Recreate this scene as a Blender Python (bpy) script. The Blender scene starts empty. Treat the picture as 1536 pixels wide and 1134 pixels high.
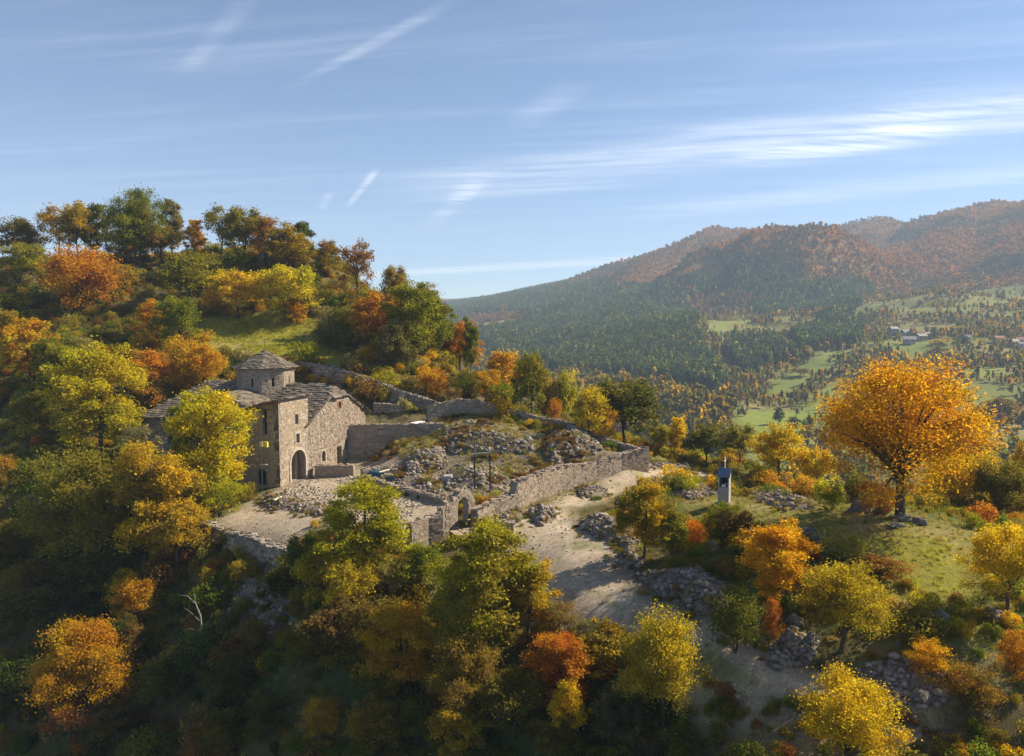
import bpy, bmesh, math, random
import numpy as np
from mathutils import Vector, Matrix

random.seed(7)
RNG = np.random.default_rng(11)
scene = bpy.context.scene
COL = scene.collection

# ------------------------------------------------------------------ camera
CAM_H = 20.0
PITCH = math.radians(5.0)
FPX = 1100.0                       # focal length in pixels of the 1536 px wide photograph
cam_data = bpy.data.cameras.new('camera')
cam_data.sensor_width = 36.0
cam_data.lens = 36.0 * FPX / 1536.0
cam_data.clip_start = 0.5
cam_data.clip_end = 12000.0
cam = bpy.data.objects.new('camera', cam_data)
COL.objects.link(cam)
cam.location = (0, 0, CAM_H)
cam.rotation_euler = (math.radians(90) - PITCH, 0, 0)
scene.camera = cam

# ------------------------------------------------------------------ sky, sun, exposure
SUN_AZ = math.radians(71.0)        # clockwise from +Y (the view) towards +X
SUN_EL = math.radians(36.0)
world = bpy.data.worlds.new('World')
scene.world = world
world.use_nodes = True
wn, wl = world.node_tree.nodes, world.node_tree.links
wn.clear()
w_out = wn.new('ShaderNodeOutputWorld')
w_bg = wn.new('ShaderNodeBackground')
w_bg.inputs['Strength'].default_value = 0.082
sky = wn.new('ShaderNodeTexSky')
sky.sky_type = 'NISHITA'
sky.sun_disc = False
sky.sun_elevation = SUN_EL
sky.sun_rotation = SUN_AZ
sky.altitude = 2300
sky.air_density = 0.85
sky.dust_density = 0.55
sky.ozone_density = 2.6


def wnode(t, **kw):
    n = wn.new(t)
    for k, v in kw.items():
        setattr(n, k, v)
    return n


def wmath(op, a, b=None, c=None, clamp=False):
    n = wn.new('ShaderNodeMath')
    n.operation = op
    n.use_clamp = clamp
    for i, x in enumerate((a, b, c)):
        if x is None:
            continue
        if isinstance(x, (int, float)):
            n.inputs[i].default_value = x
        else:
            wl.new(x, n.inputs[i])
    return n.outputs[0]


# cirrus: the direction is projected on a flat layer high above, so streaks keep a true perspective
tc = wnode('ShaderNodeTexCoord')
sep = wnode('ShaderNodeSeparateXYZ')
wl.new(tc.outputs['Generated'], sep.inputs[0])
zc = wmath('MAXIMUM', sep.outputs['Z'], 0.02)
cu = wmath('DIVIDE', sep.outputs['X'], zc)
cv = wmath('DIVIDE', sep.outputs['Y'], zc)


def smooth(x, a, b):
    n = wn.new('ShaderNodeMapRange')
    n.interpolation_type = 'SMOOTHSTEP'
    wl.new(x, n.inputs['Value'])
    n.inputs['From Min'].default_value = a
    n.inputs['From Max'].default_value = b
    return n.outputs[0]


def cloud_noise(scale_u, scale_v, rot, detail, rough, off=0.0, dist=0.0):
    cmb = wnode('ShaderNodeCombineXYZ')
    wl.new(cu, cmb.inputs[0])
    wl.new(cv, cmb.inputs[1])
    cmb.inputs[2].default_value = off
    r = wnode('ShaderNodeVectorRotate', rotation_type='Z_AXIS')
    wl.new(cmb.outputs[0], r.inputs['Vector'])
    r.inputs['Angle'].default_value = rot
    m = wnode('ShaderNodeVectorMath', operation='MULTIPLY')
    wl.new(r.outputs[0], m.inputs[0])
    m.inputs[1].default_value = (scale_u, scale_v, 1)
    t = wnode('ShaderNodeTexNoise')
    wl.new(m.outputs[0], t.inputs['Vector'])
    t.inputs['Scale'].default_value = 1.0
    t.inputs['Detail'].default_value = detail
    t.inputs['Roughness'].default_value = rough
    t.inputs['Distortion'].default_value = dist
    return t.outputs['Fac']


def band(u0, v0, u1, v1, width, soft=0.5):
    """1 along the segment of the cloud layer from (u0,v0) to (u1,v1), fading out sideways and at both ends"""
    L = math.hypot(u1 - u0, v1 - v0)
    dx, dy = (u1 - u0) / L, (v1 - v0) / L
    pu, pv = wmath('SUBTRACT', cu, u0), wmath('SUBTRACT', cv, v0)
    al = wmath('ADD', wmath('MULTIPLY', pu, dx), wmath('MULTIPLY', pv, dy))
    ac = wmath('ABSOLUTE', wmath('SUBTRACT', wmath('MULTIPLY', pu, dy), wmath('MULTIPLY', pv, dx)))
    side = smooth(ac, width, width * (1 - soft) * 0.2)
    ends = wmath('MULTIPLY', smooth(al, 0, L * 0.3), smooth(al, L, L * 0.75))
    return wmath('MULTIPLY', side, ends)


def sky_uv(px, py):
    a, b = (px - 768) / FPX, (py - 567) / FPX
    dy = math.cos(PITCH) - b * math.sin(PITCH)
    dz = -math.sin(PITCH) - b * math.cos(PITCH)
    return a / dz, dy / dz


streak = cloud_noise(0.35, 2.6, math.radians(12), 7, 0.62, 0.0, 0.35)
fine = cloud_noise(1.4, 9.0, math.radians(12), 5, 0.6, 3.0, 0.2)
wisp = smooth(wmath('ADD', wmath('MULTIPLY', streak, 0.75), wmath('MULTIPLY', fine, 0.25)), 0.46, 0.74)
clouds = wmath('MULTIPLY', wisp, 0.12)


def add_band(p0, p1, width, gain, tex, soft=0.5):
    global clouds
    b = band(*sky_uv(*p0), *sky_uv(*p1), width, soft)
    clouds = wmath('ADD', clouds, wmath('MULTIPLY', wmath('MULTIPLY', b, tex), gain))


tex_a = smooth(wmath('ADD', wmath('MULTIPLY', streak, 0.55), wmath('MULTIPLY', fine, 0.45)), 0.30, 0.66)
ripple = smooth(wmath('ADD', wmath('MULTIPLY', cloud_noise(1.0, 9.0, math.radians(-18), 4, 0.6, 9.0, 1.1), 0.6), wmath('MULTIPLY', streak, 0.4)), 0.36, 0.66)
add_band((540, 300), (1900, 120), 0.95, 0.34, tex_a)         # the broad cirrus band
add_band((900, 225), (1800, 150), 0.6, 0.26, tex_a)
add_band((1060, 250), (1480, 185), 0.45, 0.50, ripple)       # bright rippled patch
add_band((1200, 195), (1800, 130), 0.45, 0.34, ripple)
add_band((900, 330), (1800, 230), 0.75, 0.30, tex_a)
add_band((430, 420), (1250, 372), 1.4, 0.6, tex_a)          # low bank over the far ridge
add_band((420, 140), (720, -20), 0.05, 0.17, tex_a)         # contrails
add_band((265, 120), (400, -30), 0.06, 0.10, tex_a)
add_band((517, 316), (572, 245), 0.05, 0.45, tex_a)
add_band((480, 318), (497, 285), 0.06, 0.30, tex_a)
add_band((640, 345), (740, 250), 0.16, 0.40, ripple)
add_band((770, 195), (880, 115), 0.16, 0.16, tex_a)
cl_fac = wmath('MULTIPLY', wmath('MINIMUM', clouds, 0.92), smooth(sep.outputs['Z'], 0.0, 0.05))
mix = wnode('ShaderNodeMix', data_type='RGBA')
wl.new(cl_fac, mix.inputs['Factor'])
wl.new(sky.outputs[0], mix.inputs[6])
mix.inputs[7].default_value = (9.0, 9.2, 9.6, 1)
wl.new(mix.outputs[2], w_bg.inputs['Color'])
wl.new(w_bg.outputs[0], w_out.inputs['Surface'])

sun_data = bpy.data.lights.new('sun', 'SUN')
sun_data.energy = 5.0
sun_data.angle = math.radians(0.5)
sun_data.color = (1.0, 0.875, 0.69)
sun = bpy.data.objects.new('sun', sun_data)
COL.objects.link(sun)
S_DIR = Vector((math.sin(SUN_AZ) * math.cos(SUN_EL), math.cos(SUN_AZ) * math.cos(SUN_EL), math.sin(SUN_EL)))
sun.rotation_euler = S_DIR.to_track_quat('Z', 'Y').to_euler()
sun.location = (60, 40, 80)

scene.view_settings.view_transform = 'Standard'
scene.view_settings.look = 'None'
scene.view_settings.exposure = 1.05
scene.view_settings.gamma = 1.0
scene.view_settings.use_curve_mapping = False
cy = scene.cycles
cy.use_denoising = True
cy.max_bounces = 8
cy.diffuse_bounces = 6
cy.glossy_bounces = 2
cy.transmission_bounces = 6
cy.volume_bounces = 0
cy.transparent_max_bounces = 4
cy.sample_clamp_indirect = 6.0

# ------------------------------------------------------------------ helpers
SINP, COSP = math.sin(PITCH), math.cos(PITCH)


def ray(px, py):
    a, b = (px - 768) / FPX, (py - 567) / FPX
    return np.array((a, COSP - b * SINP, -SINP - b * COSP))


def atz(px, py, z):
    d = ray(px, py)
    k = (z - CAM_H) / d[2]
    return Vector((d[0] * k, d[1] * k, z))


def atY(px, py, Y):
    d = ray(px, py)
    k = Y / d[1]
    return Vector((d[0] * k, Y, CAM_H + d[2] * k))


def to_px(X, Y, Z):
    dz = Z - CAM_H
    dep = Y * COSP - dz * SINP
    up = Y * SINP + dz * COSP
    dep = np.where(np.abs(dep) < 1e-3, 1e-3, dep)
    return 768 + FPX * X / dep, 567 - FPX * up / dep


def in_poly(px, py, poly):
    px, py = np.asarray(px, float), np.asarray(py, float)
    r = np.zeros(px.shape, bool)
    n = len(poly)
    for i in range(n):
        x0, y0 = poly[i][:2]
        x1, y1 = poly[(i + 1) % n][:2]
        if y0 == y1:
            continue
        c = ((y0 > py) != (y1 > py)) & (px < (x1 - x0) * (py - y0) / (y1 - y0) + x0)
        r ^= c
    return r


def poly_dist(px, py, poly, closed=True):
    d = np.full(np.shape(px), 1e9)
    n = len(poly)
    for i in range(n if closed else n - 1):
        x0, y0 = poly[i][:2]
        x1, y1 = poly[(i + 1) % n][:2]
        vx, vy = x1 - x0, y1 - y0
        L = vx * vx + vy * vy + 1e-9
        t = np.clip(((px - x0) * vx + (py - y0) * vy) / L, 0, 1)
        d = np.minimum(d, np.hypot(px - x0 - t * vx, py - y0 - t * vy))
    return d


def soft_poly(px, py, poly, soft):
    d = poly_dist(px, py, poly)
    s = np.where(in_poly(px, py, poly), d, -d)
    return np.clip(s / soft * 0.5 + 0.5, 0, 1)


_perm = np.random.default_rng(3).random((256, 256))


def vnoise(x, y):
    xi, yi = np.floor(x).astype(int), np.floor(y).astype(int)
    fx, fy = x - xi, y - yi
    fx, fy = fx * fx * (3 - 2 * fx), fy * fy * (3 - 2 * fy)
    g = lambda a, b: _perm[a % 256, b % 256]
    return (g(xi, yi) * (1 - fx) + g(xi + 1, yi) * fx) * (1 - fy) + (g(xi, yi + 1) * (1 - fx) + g(xi + 1, yi + 1) * fx) * fy


def fbm(x, y, oct=4):
    s, a, t = 0.0, 1.0, 0.0
    for k in range(oct):
        s = s + a * vnoise(x * 2 ** k + 17.3 * k, y * 2 ** k + 5.1 * k)
        t += a
        a *= 0.5
    return s / t - 0.5


def sstep(x, a, b):
    t = np.clip((x - a) / (b - a), 0, 1)
    return t * t * (3 - 2 * t)


def mesh_np(name, verts, faces, smooth=False):
    """verts (n,3); faces: (m,3) or (m,4) array"""
    me = bpy.data.meshes.new(name)
    verts = np.asarray(verts, np.float32)
    faces = np.asarray(faces, np.int32)
    k = faces.shape[1]
    me.vertices.add(len(verts))
    me.vertices.foreach_set('co', verts.ravel())
    me.loops.add(faces.size)
    me.loops.foreach_set('vertex_index', faces.ravel())
    me.polygons.add(len(faces))
    me.polygons.foreach_set('loop_start', np.arange(0, faces.size, k, dtype=np.int32))
    me.polygons.foreach_set('loop_total', np.full(len(faces), k, np.int32))
    if smooth:
        me.polygons.foreach_set('use_smooth', np.ones(len(faces), bool))
    me.update(calc_edges=True)
    return me


def obj(name, me, mat=None, parent=None):
    o = bpy.data.objects.new(name, me)
    COL.objects.link(o)
    if mat is not None:
        if len(me.materials) == 0:
            me.materials.append(mat)
    if parent is not None:
        o.parent = parent
    return o


def tag(o, label=None, cat=None, group=None, kind=None):
    if label:
        o['label'] = label
    if cat:
        o['category'] = cat
    if group:
        o['group'] = group
    if kind:
        o['kind'] = kind
    return o


def thing(name, label, cat, loc=(0, 0, 0), rz=0.0, group=None):
    o = bpy.data.objects.new(name, None)
    o.empty_display_size = 0.3
    COL.objects.link(o)
    o.location = loc
    o.rotation_euler = (0, 0, rz)
    return tag(o, label, cat, group)


class MB:
    """collects simple solids and links them as one mesh"""
    def __init__(self):
        self.v, self.f = [], []

    def hexa(self, c8):
        b = len(self.v)
        self.v += [tuple(p) for p in c8]
        for q in ((0, 3, 2, 1), (4, 5, 6, 7), (0, 1, 5, 4), (1, 2, 6, 5), (2, 3, 7, 6), (3, 0, 4, 7)):
            self.f.append(tuple(b + i for i in q))

    def box(self, c, size, ax=None, jit=0.0):
        ex, ey, ez = ax if ax else (Vector((1, 0, 0)), Vector((0, 1, 0)), Vector((0, 0, 1)))
        c = Vector(c)
        pts = []
        for sz in (-.5, .5):
            for sx, sy in ((-.5, -.5), (.5, -.5), (.5, .5), (-.5, .5)):
                p = c + ex * (sx * size[0]) + ey * (sy * size[1]) + ez * (sz * size[2])
                if jit:
                    p = p + Vector((random.uniform(-jit, jit), random.uniform(-jit, jit), random.uniform(-jit, jit)))
                pts.append(p)
        self.hexa(pts)

    def bar(self, a, b, w, h=None):
        a, b = Vector(a), Vector(b)
        ex = (b - a)
        L = ex.length
        ex.normalize()
        up = Vector((0, 0, 1)) if abs(ex.z) < 0.95 else Vector((0, 1, 0))
        ey = up.cross(ex).normalized()
        ez = ex.cross(ey)
        self.box((a + b) / 2, (L, w, h or w), (ex, ey, ez))

    def tube(self, pts, rad, n=7):
        pts = [Vector(p) for p in pts]
        base = len(self.v)
        for i, p in enumerate(pts):
            d = (pts[min(i + 1, len(pts) - 1)] - pts[max(i - 1, 0)]).normalized()
            up = Vector((0, 0, 1)) if abs(d.z) < 0.9 else Vector((1, 0, 0))
            e1 = d.cross(up).normalized()
            e2 = d.cross(e1)
            r = rad[i] if hasattr(rad, '__len__') else rad
            for k in range(n):
                a = 2 * math.pi * k / n
                self.v.append(tuple(p + e1 * (r * math.cos(a)) + e2 * (r * math.sin(a))))
        for i in range(len(pts) - 1):
            for k in range(n):
                a, b = base + i * n + k, base + i * n + (k + 1) % n
                self.f.append((a, b, b + n, a + n))
        self.f.append(tuple(base + k for k in range(n - 1, -1, -1)))
        e = base + (len(pts) - 1) * n
        self.f.append(tuple(e + k for k in range(n)))

    def poly_prism(self, pts3, off):
        """solid between the planar polygon pts3 and its copy moved by off"""
        b = len(self.v)
        n = len(pts3)
        self.v += [tuple(p) for p in pts3] + [tuple(Vector(p) + Vector(off)) for p in pts3]
        self.f.append(tuple(range(b, b + n)))
        self.f.append(tuple(range(b + 2 * n - 1, b + n - 1, -1)))
        for i in range(n):
            j = (i + 1) % n
            self.f.append((b + i, b + n + i, b + n + j, b + j))

    def build(self, name, mat, parent=None, smooth=False):
        me = bpy.data.meshes.new(name)
        me.from_pydata(self.v, [], self.f)
        me.update()
        if smooth:
            for p in me.polygons:
                p.use_smooth = True
        bm = bmesh.new()
        bm.from_mesh(me)
        bmesh.ops.recalc_face_normals(bm, faces=bm.faces)
        bm.to_mesh(me)
        bm.free()
        return obj(name, me, mat, parent)


class Frame:
    """a plane in space: origin, two in-plane axes and the outward normal"""
    def __init__(self, o, ex, ey):
        self.o, self.ex, self.ey = Vector(o), Vector(ex).normalized(), Vector(ey).normalized()
        self.n = self.ex.cross(self.ey).normalized()

    def p(self, a, b, c=0.0):
        return self.o + self.ex * a + self.ey * b + self.n * c


def holed_wall(name, fr, outline, holes, thick, mat, parent):
    """a wall with openings: outline and holes are 2D loops in the frame; it goes back THICK from the plane"""
    bm = bmesh.new()
    edges = []
    for loop in [outline] + list(holes):
        vs = [bm.verts.new(fr.p(a, b)) for a, b in loop]
        edges += [bm.edges.new((vs[i], vs[(i + 1) % len(vs)])) for i in range(len(vs))]
    bmesh.ops.triangle_fill(bm, use_beauty=True, use_dissolve=False, edges=edges, normal=fr.n)
    r = bmesh.ops.extrude_face_region(bm, geom=bm.faces[:])
    vs = [g for g in r['geom'] if isinstance(g, bmesh.types.BMVert)]
    bmesh.ops.translate(bm, verts=vs, vec=-fr.n * thick)
    bmesh.ops.recalc_face_normals(bm, faces=bm.faces[:])
    me = bpy.data.meshes.new(name)
    bm.to_mesh(me)
    bm.free()
    return obj(name, me, mat, parent)


def arch_loop(cx, z0, w, zs, n=9):
    """rectangle from z0 to the springing zs with a round head"""
    r = w / 2
    pts = [(cx - r, z0), (cx + r, z0)]
    for k in range(n + 1):
        a = math.pi * k / n
        pts.append((cx + r * math.cos(a), zs + r * math.sin(a)))
    return pts


def rect_loop(cx, z0, w, h):
    return [(cx - w / 2, z0), (cx + w / 2, z0), (cx + w / 2, z0 + h), (cx - w / 2, z0 + h)]


def lay_stones(mb, fr, outline, holes, course=0.27, length=0.5, proud=0.05, gap=0.02, rough=1.0, edge=0.04):
    """roughly coursed stones over a wall face, one box each, leaving the openings free"""
    xs, ys = [p[0] for p in outline], [p[1] for p in outline]
    y = min(ys)
    cells = []
    while y < max(ys):
        h = course * random.uniform(0.75, 1.3)
        x = min(xs) - random.uniform(0, length)
        while x < max(xs):
            w = length * random.uniform(0.5, 1.5)
            cells.append((x, y, w, h))
            x += w
        y += h
    A = np.array(cells)
    ok = np.ones(len(A), bool)
    for fx in (0.08, 0.5, 0.92):
        for fy in (0.1, 0.9):
            px, py = A[:, 0] + A[:, 2] * fx, A[:, 1] + A[:, 3] * fy
            ok &= in_poly(px, py, outline)
            for hl in holes:
                ok &= ~in_poly(px, py, hl)
    for x, yy, w, h in A[ok]:
        d = proud * random.uniform(0.3, 1.5)
        j = 0.022 * rough
        pts = []
        for c in (-0.06, d):
            s = gap / 2 + (0.012 if c > 0 else 0)
            for a, b in ((x + s, yy + s), (x + w - s, yy + s), (x + w - s, yy + h - s), (x + s, yy + h - s)):
                pts.append(fr.p(a + random.uniform(-j, j), b + random.uniform(-j, j), c + random.uniform(-j, j) * 0.7))
        mb.hexa(pts)


def lay_slabs(mb, fr, outline, row=0.42, length=0.62, thick=0.06):
    """rough overlapping roof slabs; ey of the frame runs up the slope"""
    xs, ys = [p[0] for p in outline], [p[1] for p in outline]
    y = min(ys) - 0.05
    while y < max(ys):
        x = min(xs) - random.uniform(0, length)
        while x < max(xs):
            w = length * random.uniform(0.55, 1.45)
            cx, cy_ = x + w / 2, y + row * 0.5
            if in_poly([cx], [cy_], outline)[0]:
                t = thick * random.uniform(0.7, 1.5)
                l = row * random.uniform(1.25, 1.7)
                a0 = y + random.uniform(-0.08, 0.06)
                j = 0.05
                lift = random.uniform(0.05, 0.12)
                pts = []
                for top in (0, 1):
                    for a, b, base in ((x, a0, lift), (x + w * .97, a0 + random.uniform(-.05, .05), lift), (x + w * .97, a0 + l, 0.01), (x, a0 + l, 0.01)):
                        pts.append(fr.p(a + random.uniform(-j, j), b + random.uniform(-j, j), base + top * t + random.uniform(-.015, .015)))
                mb.hexa(pts)
            x += w
        y += row * random.uniform(0.85, 1.15)


_ico_v = None


def ico():
    global _ico_v, _ico_f
    if _ico_v is None:
        bm = bmesh.new()
        bmesh.ops.create_icosphere(bm, subdivisions=1, radius=1)
        _ico_v = np.array([v.co[:] for v in bm.verts])
        _ico_v = _ico_v / np.abs(_ico_v).max(1)[:, None] ** .85 * .86
        _ico_f = np.array([[v.index for v in f.verts] for f in bm.faces])
        bm.free()
    return _ico_v, _ico_f


def rocks_mesh(name, centres, sizes, seed=0, flat=0.7):
    """many rough stones in one mesh"""
    r = np.random.default_rng(seed)
    iv, if_ = ico()
    n = len(centres)
    V = iv[None] * (1 + r.uniform(-0.30, 0.30, (n, len(iv), 1)))
    V = V * np.stack([r.uniform(.7, 1.35, n), r.uniform(.6, 1.1, n), r.uniform(.45, .95, n) * flat / .7], 1)[:, None, :]
    a, t = r.uniform(0, 6.28, n), r.normal(0, .45, n)
    ca, sa, ct, st = np.cos(a), np.sin(a), np.cos(t), np.sin(t)
    x, y, z = V[..., 0], V[..., 1], V[..., 2]
    y, z = y * ct[:, None] - z * st[:, None], y * st[:, None] + z * ct[:, None]
    x, y = x * ca[:, None] - y * sa[:, None], x * sa[:, None] + y * ca[:, None]
    V = np.stack([x, y, z], -1) * np.asarray(sizes)[:, None, None] + np.asarray(centres)[:, None, :]
    Fc = if_[None] + (np.arange(n) * len(iv))[:, None, None]
    return mesh_np(name, V.reshape(-1, 3), Fc.reshape(-1, 3))


# ------------------------------------------------------------------ materials
def new_mat(name):
    m = bpy.data.materials.new(name)
    m.use_nodes = True
    m.node_tree.nodes.clear()
    return m, m.node_tree.nodes, m.node_tree.links


def mixrgb(n, l, mode, fac, a, b):
    m = n.new('ShaderNodeMix')
    m.data_type = 'RGBA'
    m.blend_type = mode
    for i, x in ((0, fac), (6, a), (7, b)):
        if isinstance(x, (int, float)):
            m.inputs[i].default_value = x
        elif isinstance(x, tuple):
            m.inputs[i].default_value = x if len(x) == 4 else (*x, 1)
        else:
            l.new(x, m.inputs[i])
    return m.outputs[2]


def noise(n, l, scale, detail=4, rough=0.6, coord='Object', w=None):
    t = n.new('ShaderNodeTexNoise')
    t.inputs['Scale'].default_value = scale
    t.inputs['Detail'].default_value = detail
    t.inputs['Roughness'].default_value = rough
    c = n.new('ShaderNodeTexCoord')
    l.new(c.outputs[coord], t.inputs['Vector'])
    return t


def ramp(n, l, fac, stops):
    r = n.new('ShaderNodeValToRGB')
    e = r.color_ramp.elements
    while len(e) < len(stops):
        e.new(0.5)
    for i, (p, c) in enumerate(stops):
        e[i].position = p
        e[i].color = (*c, 1) if len(c) == 3 else c
    l.new(fac, r.inputs[0])
    return r.outputs[0]


def stone_mat(name, stops, rough=0.9, nscale=2.5, stain=0.5):
    m, n, l = new_mat(name)
    out = n.new('ShaderNodeOutputMaterial')
    b = n.new('ShaderNodeBsdfPrincipled')
    g = n.new('ShaderNodeNewGeometry')
    base = ramp(n, l, g.outputs['Random Per Island'], stops)
    t1 = noise(n, l, nscale, 5, 0.65)
    t2 = noise(n, l, nscale * 9, 4, 0.7)
    f1 = ramp(n, l, t1.outputs['Fac'], [(0.3, (1 - stain * .6,) * 3), (0.7, (1.15, 1.12, 1.08))])
    f2 = ramp(n, l, t2.outputs['Fac'], [(0.3, (0.72, 0.72, 0.74)), (0.7, (1.2, 1.18, 1.14))])
    c = mixrgb(n, l, 'MULTIPLY', 1.0, base, f1)
    c = mixrgb(n, l, 'MULTIPLY', 1.0, c, f2)
    l.new(c, b.inputs['Base Color'])
    b.inputs['Roughness'].default_value = rough
    b.inputs['Specular IOR Level'].default_value = 0.25
    bp = n.new('ShaderNodeBump')
    bp.inputs['Strength'].default_value = 0.6
    bp.inputs['Distance'].default_value = 0.05
    l.new(t2.outputs['Fac'], bp.inputs['Height'])
    l.new(bp.outputs[0], b.inputs['Normal'])
    l.new(b.outputs[0], out.inputs['Surface'])
    return m


def plain_mat(name, col, rough=0.7, var=0.25, nscale=6.0, metal=0.0):
    m, n, l = new_mat(name)
    out = n.new('ShaderNodeOutputMaterial')
    b = n.new('ShaderNodeBsdfPrincipled')
    t = noise(n, l, nscale, 5, 0.65)
    f = ramp(n, l, t.outputs['Fac'], [(0.3, (1 - var,) * 3), (0.7, (1 + var,) * 3)])
    l.new(mixrgb(n, l, 'MULTIPLY', 1.0, (*col, 1), f), b.inputs['Base Color'])
    b.inputs['Roughness'].default_value = rough
    b.inputs['Metallic'].default_value = metal
    b.inputs['Specular IOR Level'].default_value = 0.3
    l.new(b.outputs[0], out.inputs['Surface'])
    return m


def leaf_mat(name, source):
    """leaves: two tints of the thing (or of the point it grows on) mixed through the crown, each leaf a little different"""
    m, n, l = new_mat(name)
    out = n.new('ShaderNodeOutputMaterial')
    if source == 'OBJECT':
        oi = n.new('ShaderNodeObjectInfo')
        ca = oi.outputs['Color']
        at = n.new('ShaderNodeAttribute')
        at.attribute_type = 'OBJECT'
        at.attribute_name = 'leaf_b'
        cb = at.outputs['Color']
        seed = oi.outputs['Random']
    else:
        at = n.new('ShaderNodeAttribute')
        at.attribute_type = 'INSTANCER'
        at.attribute_name = 'tint'
        ca = cb = at.outputs['Color']
        seed = None
    g = n.new('ShaderNodeNewGeometry')
    tc_ = n.new('ShaderNodeTexCoord')
    t = n.new('ShaderNodeTexNoise')
    t.noise_dimensions = '4D'
    t.inputs['Scale'].default_value = 3.2
    t.inputs['Detail'].default_value = 3
    l.new(tc_.outputs['Object'], t.inputs['Vector'])
    if seed is not None:
        mm = n.new('ShaderNodeMath')
        mm.operation = 'MULTIPLY'
        mm.inputs[1].default_value = 40
        l.new(seed, mm.inputs[0])
        l.new(mm.outputs[0], t.inputs['W'])
    k = n.new('ShaderNodeMapRange')
    k.inputs['From Min'].default_value = 0.36
    k.inputs['From Max'].default_value = 0.64
    l.new(t.outputs['Fac'], k.inputs['Value'])
    ad = n.new('ShaderNodeMath')
    ad.operation = 'MULTIPLY_ADD'
    ad.inputs[1].default_value = 0.5
    ad.inputs[2].default_value = -0.25
    ad.use_clamp = False
    l.new(g.outputs['Random Per Island'], ad.inputs[0])
    s = n.new('ShaderNodeMath')
    s.operation = 'ADD'
    s.use_clamp = True
    l.new(k.outputs[0], s.inputs[0])
    l.new(ad.outputs[0], s.inputs[1])
    c = mixrgb(n, l, 'MIX', s.outputs[0], ca, cb)
    wn_ = n.new('ShaderNodeTexWhiteNoise')
    wn_.noise_dimensions = '1D'
    l.new(g.outputs['Random Per Island'], wn_.inputs['W'])
    v = ramp(n, l, wn_.outputs['Value'], [(0.0, (0.72, 0.74, 0.66)), (0.5, (1.2, 1.18, 1.1)), (1.0, (1.6, 1.5, 1.3))])
    c = mixrgb(n, l, 'MULTIPLY', 1.0, c, v)
    d = n.new('ShaderNodeBsdfDiffuse')
    tr = n.new('ShaderNodeBsdfTranslucent')
    l.new(c, d.inputs['Color'])
    c2 = mixrgb(n, l, 'MULTIPLY', 1.0, c, (1.4, 1.32, 0.75, 1))
    l.new(c2, tr.inputs['Color'])
    mx = n.new('ShaderNodeMixShader')
    mx.inputs[0].default_value = 0.55
    l.new(d.outputs[0], mx.inputs[1])
    l.new(tr.outputs[0], mx.inputs[2])
    l.new(mx.outputs[0], out.inputs['Surface'])
    return m


M = {}
M['stone'] = stone_mat('masonry_stone', [(0, (.20, .155, .115)), (.35, (.36, .29, .22)), (.6, (.31, .24, .18)), (.8, (.42, .355, .285)), (1, (.25, .205, .165))])
M['stone_warm'] = stone_mat('warm_ashlar', [(0, (.30, .24, .17)), (.4, (.40, .33, .24)), (.7, (.36, .285, .20)), (1, (.46, .39, .30))])
M['stone_pale'] = stone_mat('pale_dressed_stone', [(0, (.44, .39, .31)), (.5, (.52, .46, .38)), (1, (.48, .41, .33))])
M['mortar'] = stone_mat('mortar', [(0, (.30, .265, .22)), (1, (.30, .265, .22))], nscale=1.2)
M['slab'] = stone_mat('roof_slab', [(0, (.10, .085, .068)), (.4, (.18, .15, .115)), (.7, (.26, .22, .165)), (1, (.14, .12, .10))], nscale=1.5)
M['rubble'] = stone_mat('rubble_stone', [(0, (.13, .11, .09)), (.3, (.22, .185, .155)), (.6, (.27, .225, .19)), (.88, (.34, .30, .26)), (1, (.46, .43, .39))])
M['rock'] = stone_mat('weathered_rock', [(0, (.17, .16, .14)), (.5, (.25, .235, .21)), (1, (.33, .31, .285))], nscale=1.3, stain=1.1)
M['wood'] = plain_mat('old_timber', (.16, .085, .04), .8, .35, 5)
M['dark'] = plain_mat('dark_inside', (.03, .026, .022), .9)  # near-black, the shade of closed interiors put into the colour
M['concrete'] = plain_mat('grey_render', (.36, .33, .30), .9, .12, 2.5)
M['blue_tin'] = plain_mat('blue_painted_tin', (.075, .13, .20), .45, .2, 3)
M['steel'] = plain_mat('dark_steel', (.05, .045, .045), .5, .3, 6)
M['teal'] = plain_mat('teal_paint', (.13, .24, .26), .5, .2, 5)
M['white'] = plain_mat('white_paint', (.78, .77, .74), .6, .05, 4)
M['cream'] = plain_mat('cream_paint', (.70, .60, .40), .6, .05, 4)
M['yellow'] = plain_mat('yellow_paint', (.68, .62, .06), .6, .05, 4)
M['blue_tarp'] = plain_mat('blue_tarpaulin', (.04, .085, .13), .55, .4, 2)
M['red'] = plain_mat('red_paint', (.30, .05, .03), .6, .2, 3)
M['bark'] = plain_mat('bark', (.075, .055, .04), .95, .4, 9)
M['bark_pale'] = plain_mat('pale_dead_bark', (.22, .195, .165), .95, .3, 9)
M['plaster'] = plain_mat('house_plaster', (.36, .32, .27), .85, .08, .6)
M['tiles'] = plain_mat('clay_roof', (.36, .17, .10), .85, .2, .6)
M['tin_roof'] = plain_mat('pale_sheet_roof', (.31, .285, .265), .5, .1, .6)
M['leaf'] = leaf_mat('tree_leaves', 'OBJECT')
M['leaf_i'] = leaf_mat('scattered_leaves', 'INSTANCER')

# ------------------------------------------------------------------ ground shape
u2 = Vector((.333, .943, 0)).normalized()      # along the gable of the church, away from the view
n2 = Vector((u2.y, -u2.x, 0))                  # out of the gable
O2 = Vector((-27.1, 84.4, 0))                  # near corner of the gate tower


def ch(t, s, z=0.0):
    """church frame: t along the gable, s into the church (away from the gable), z up"""
    return O2 + u2 * t - n2 * s + Vector((0, 0, z))


near = []


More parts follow.
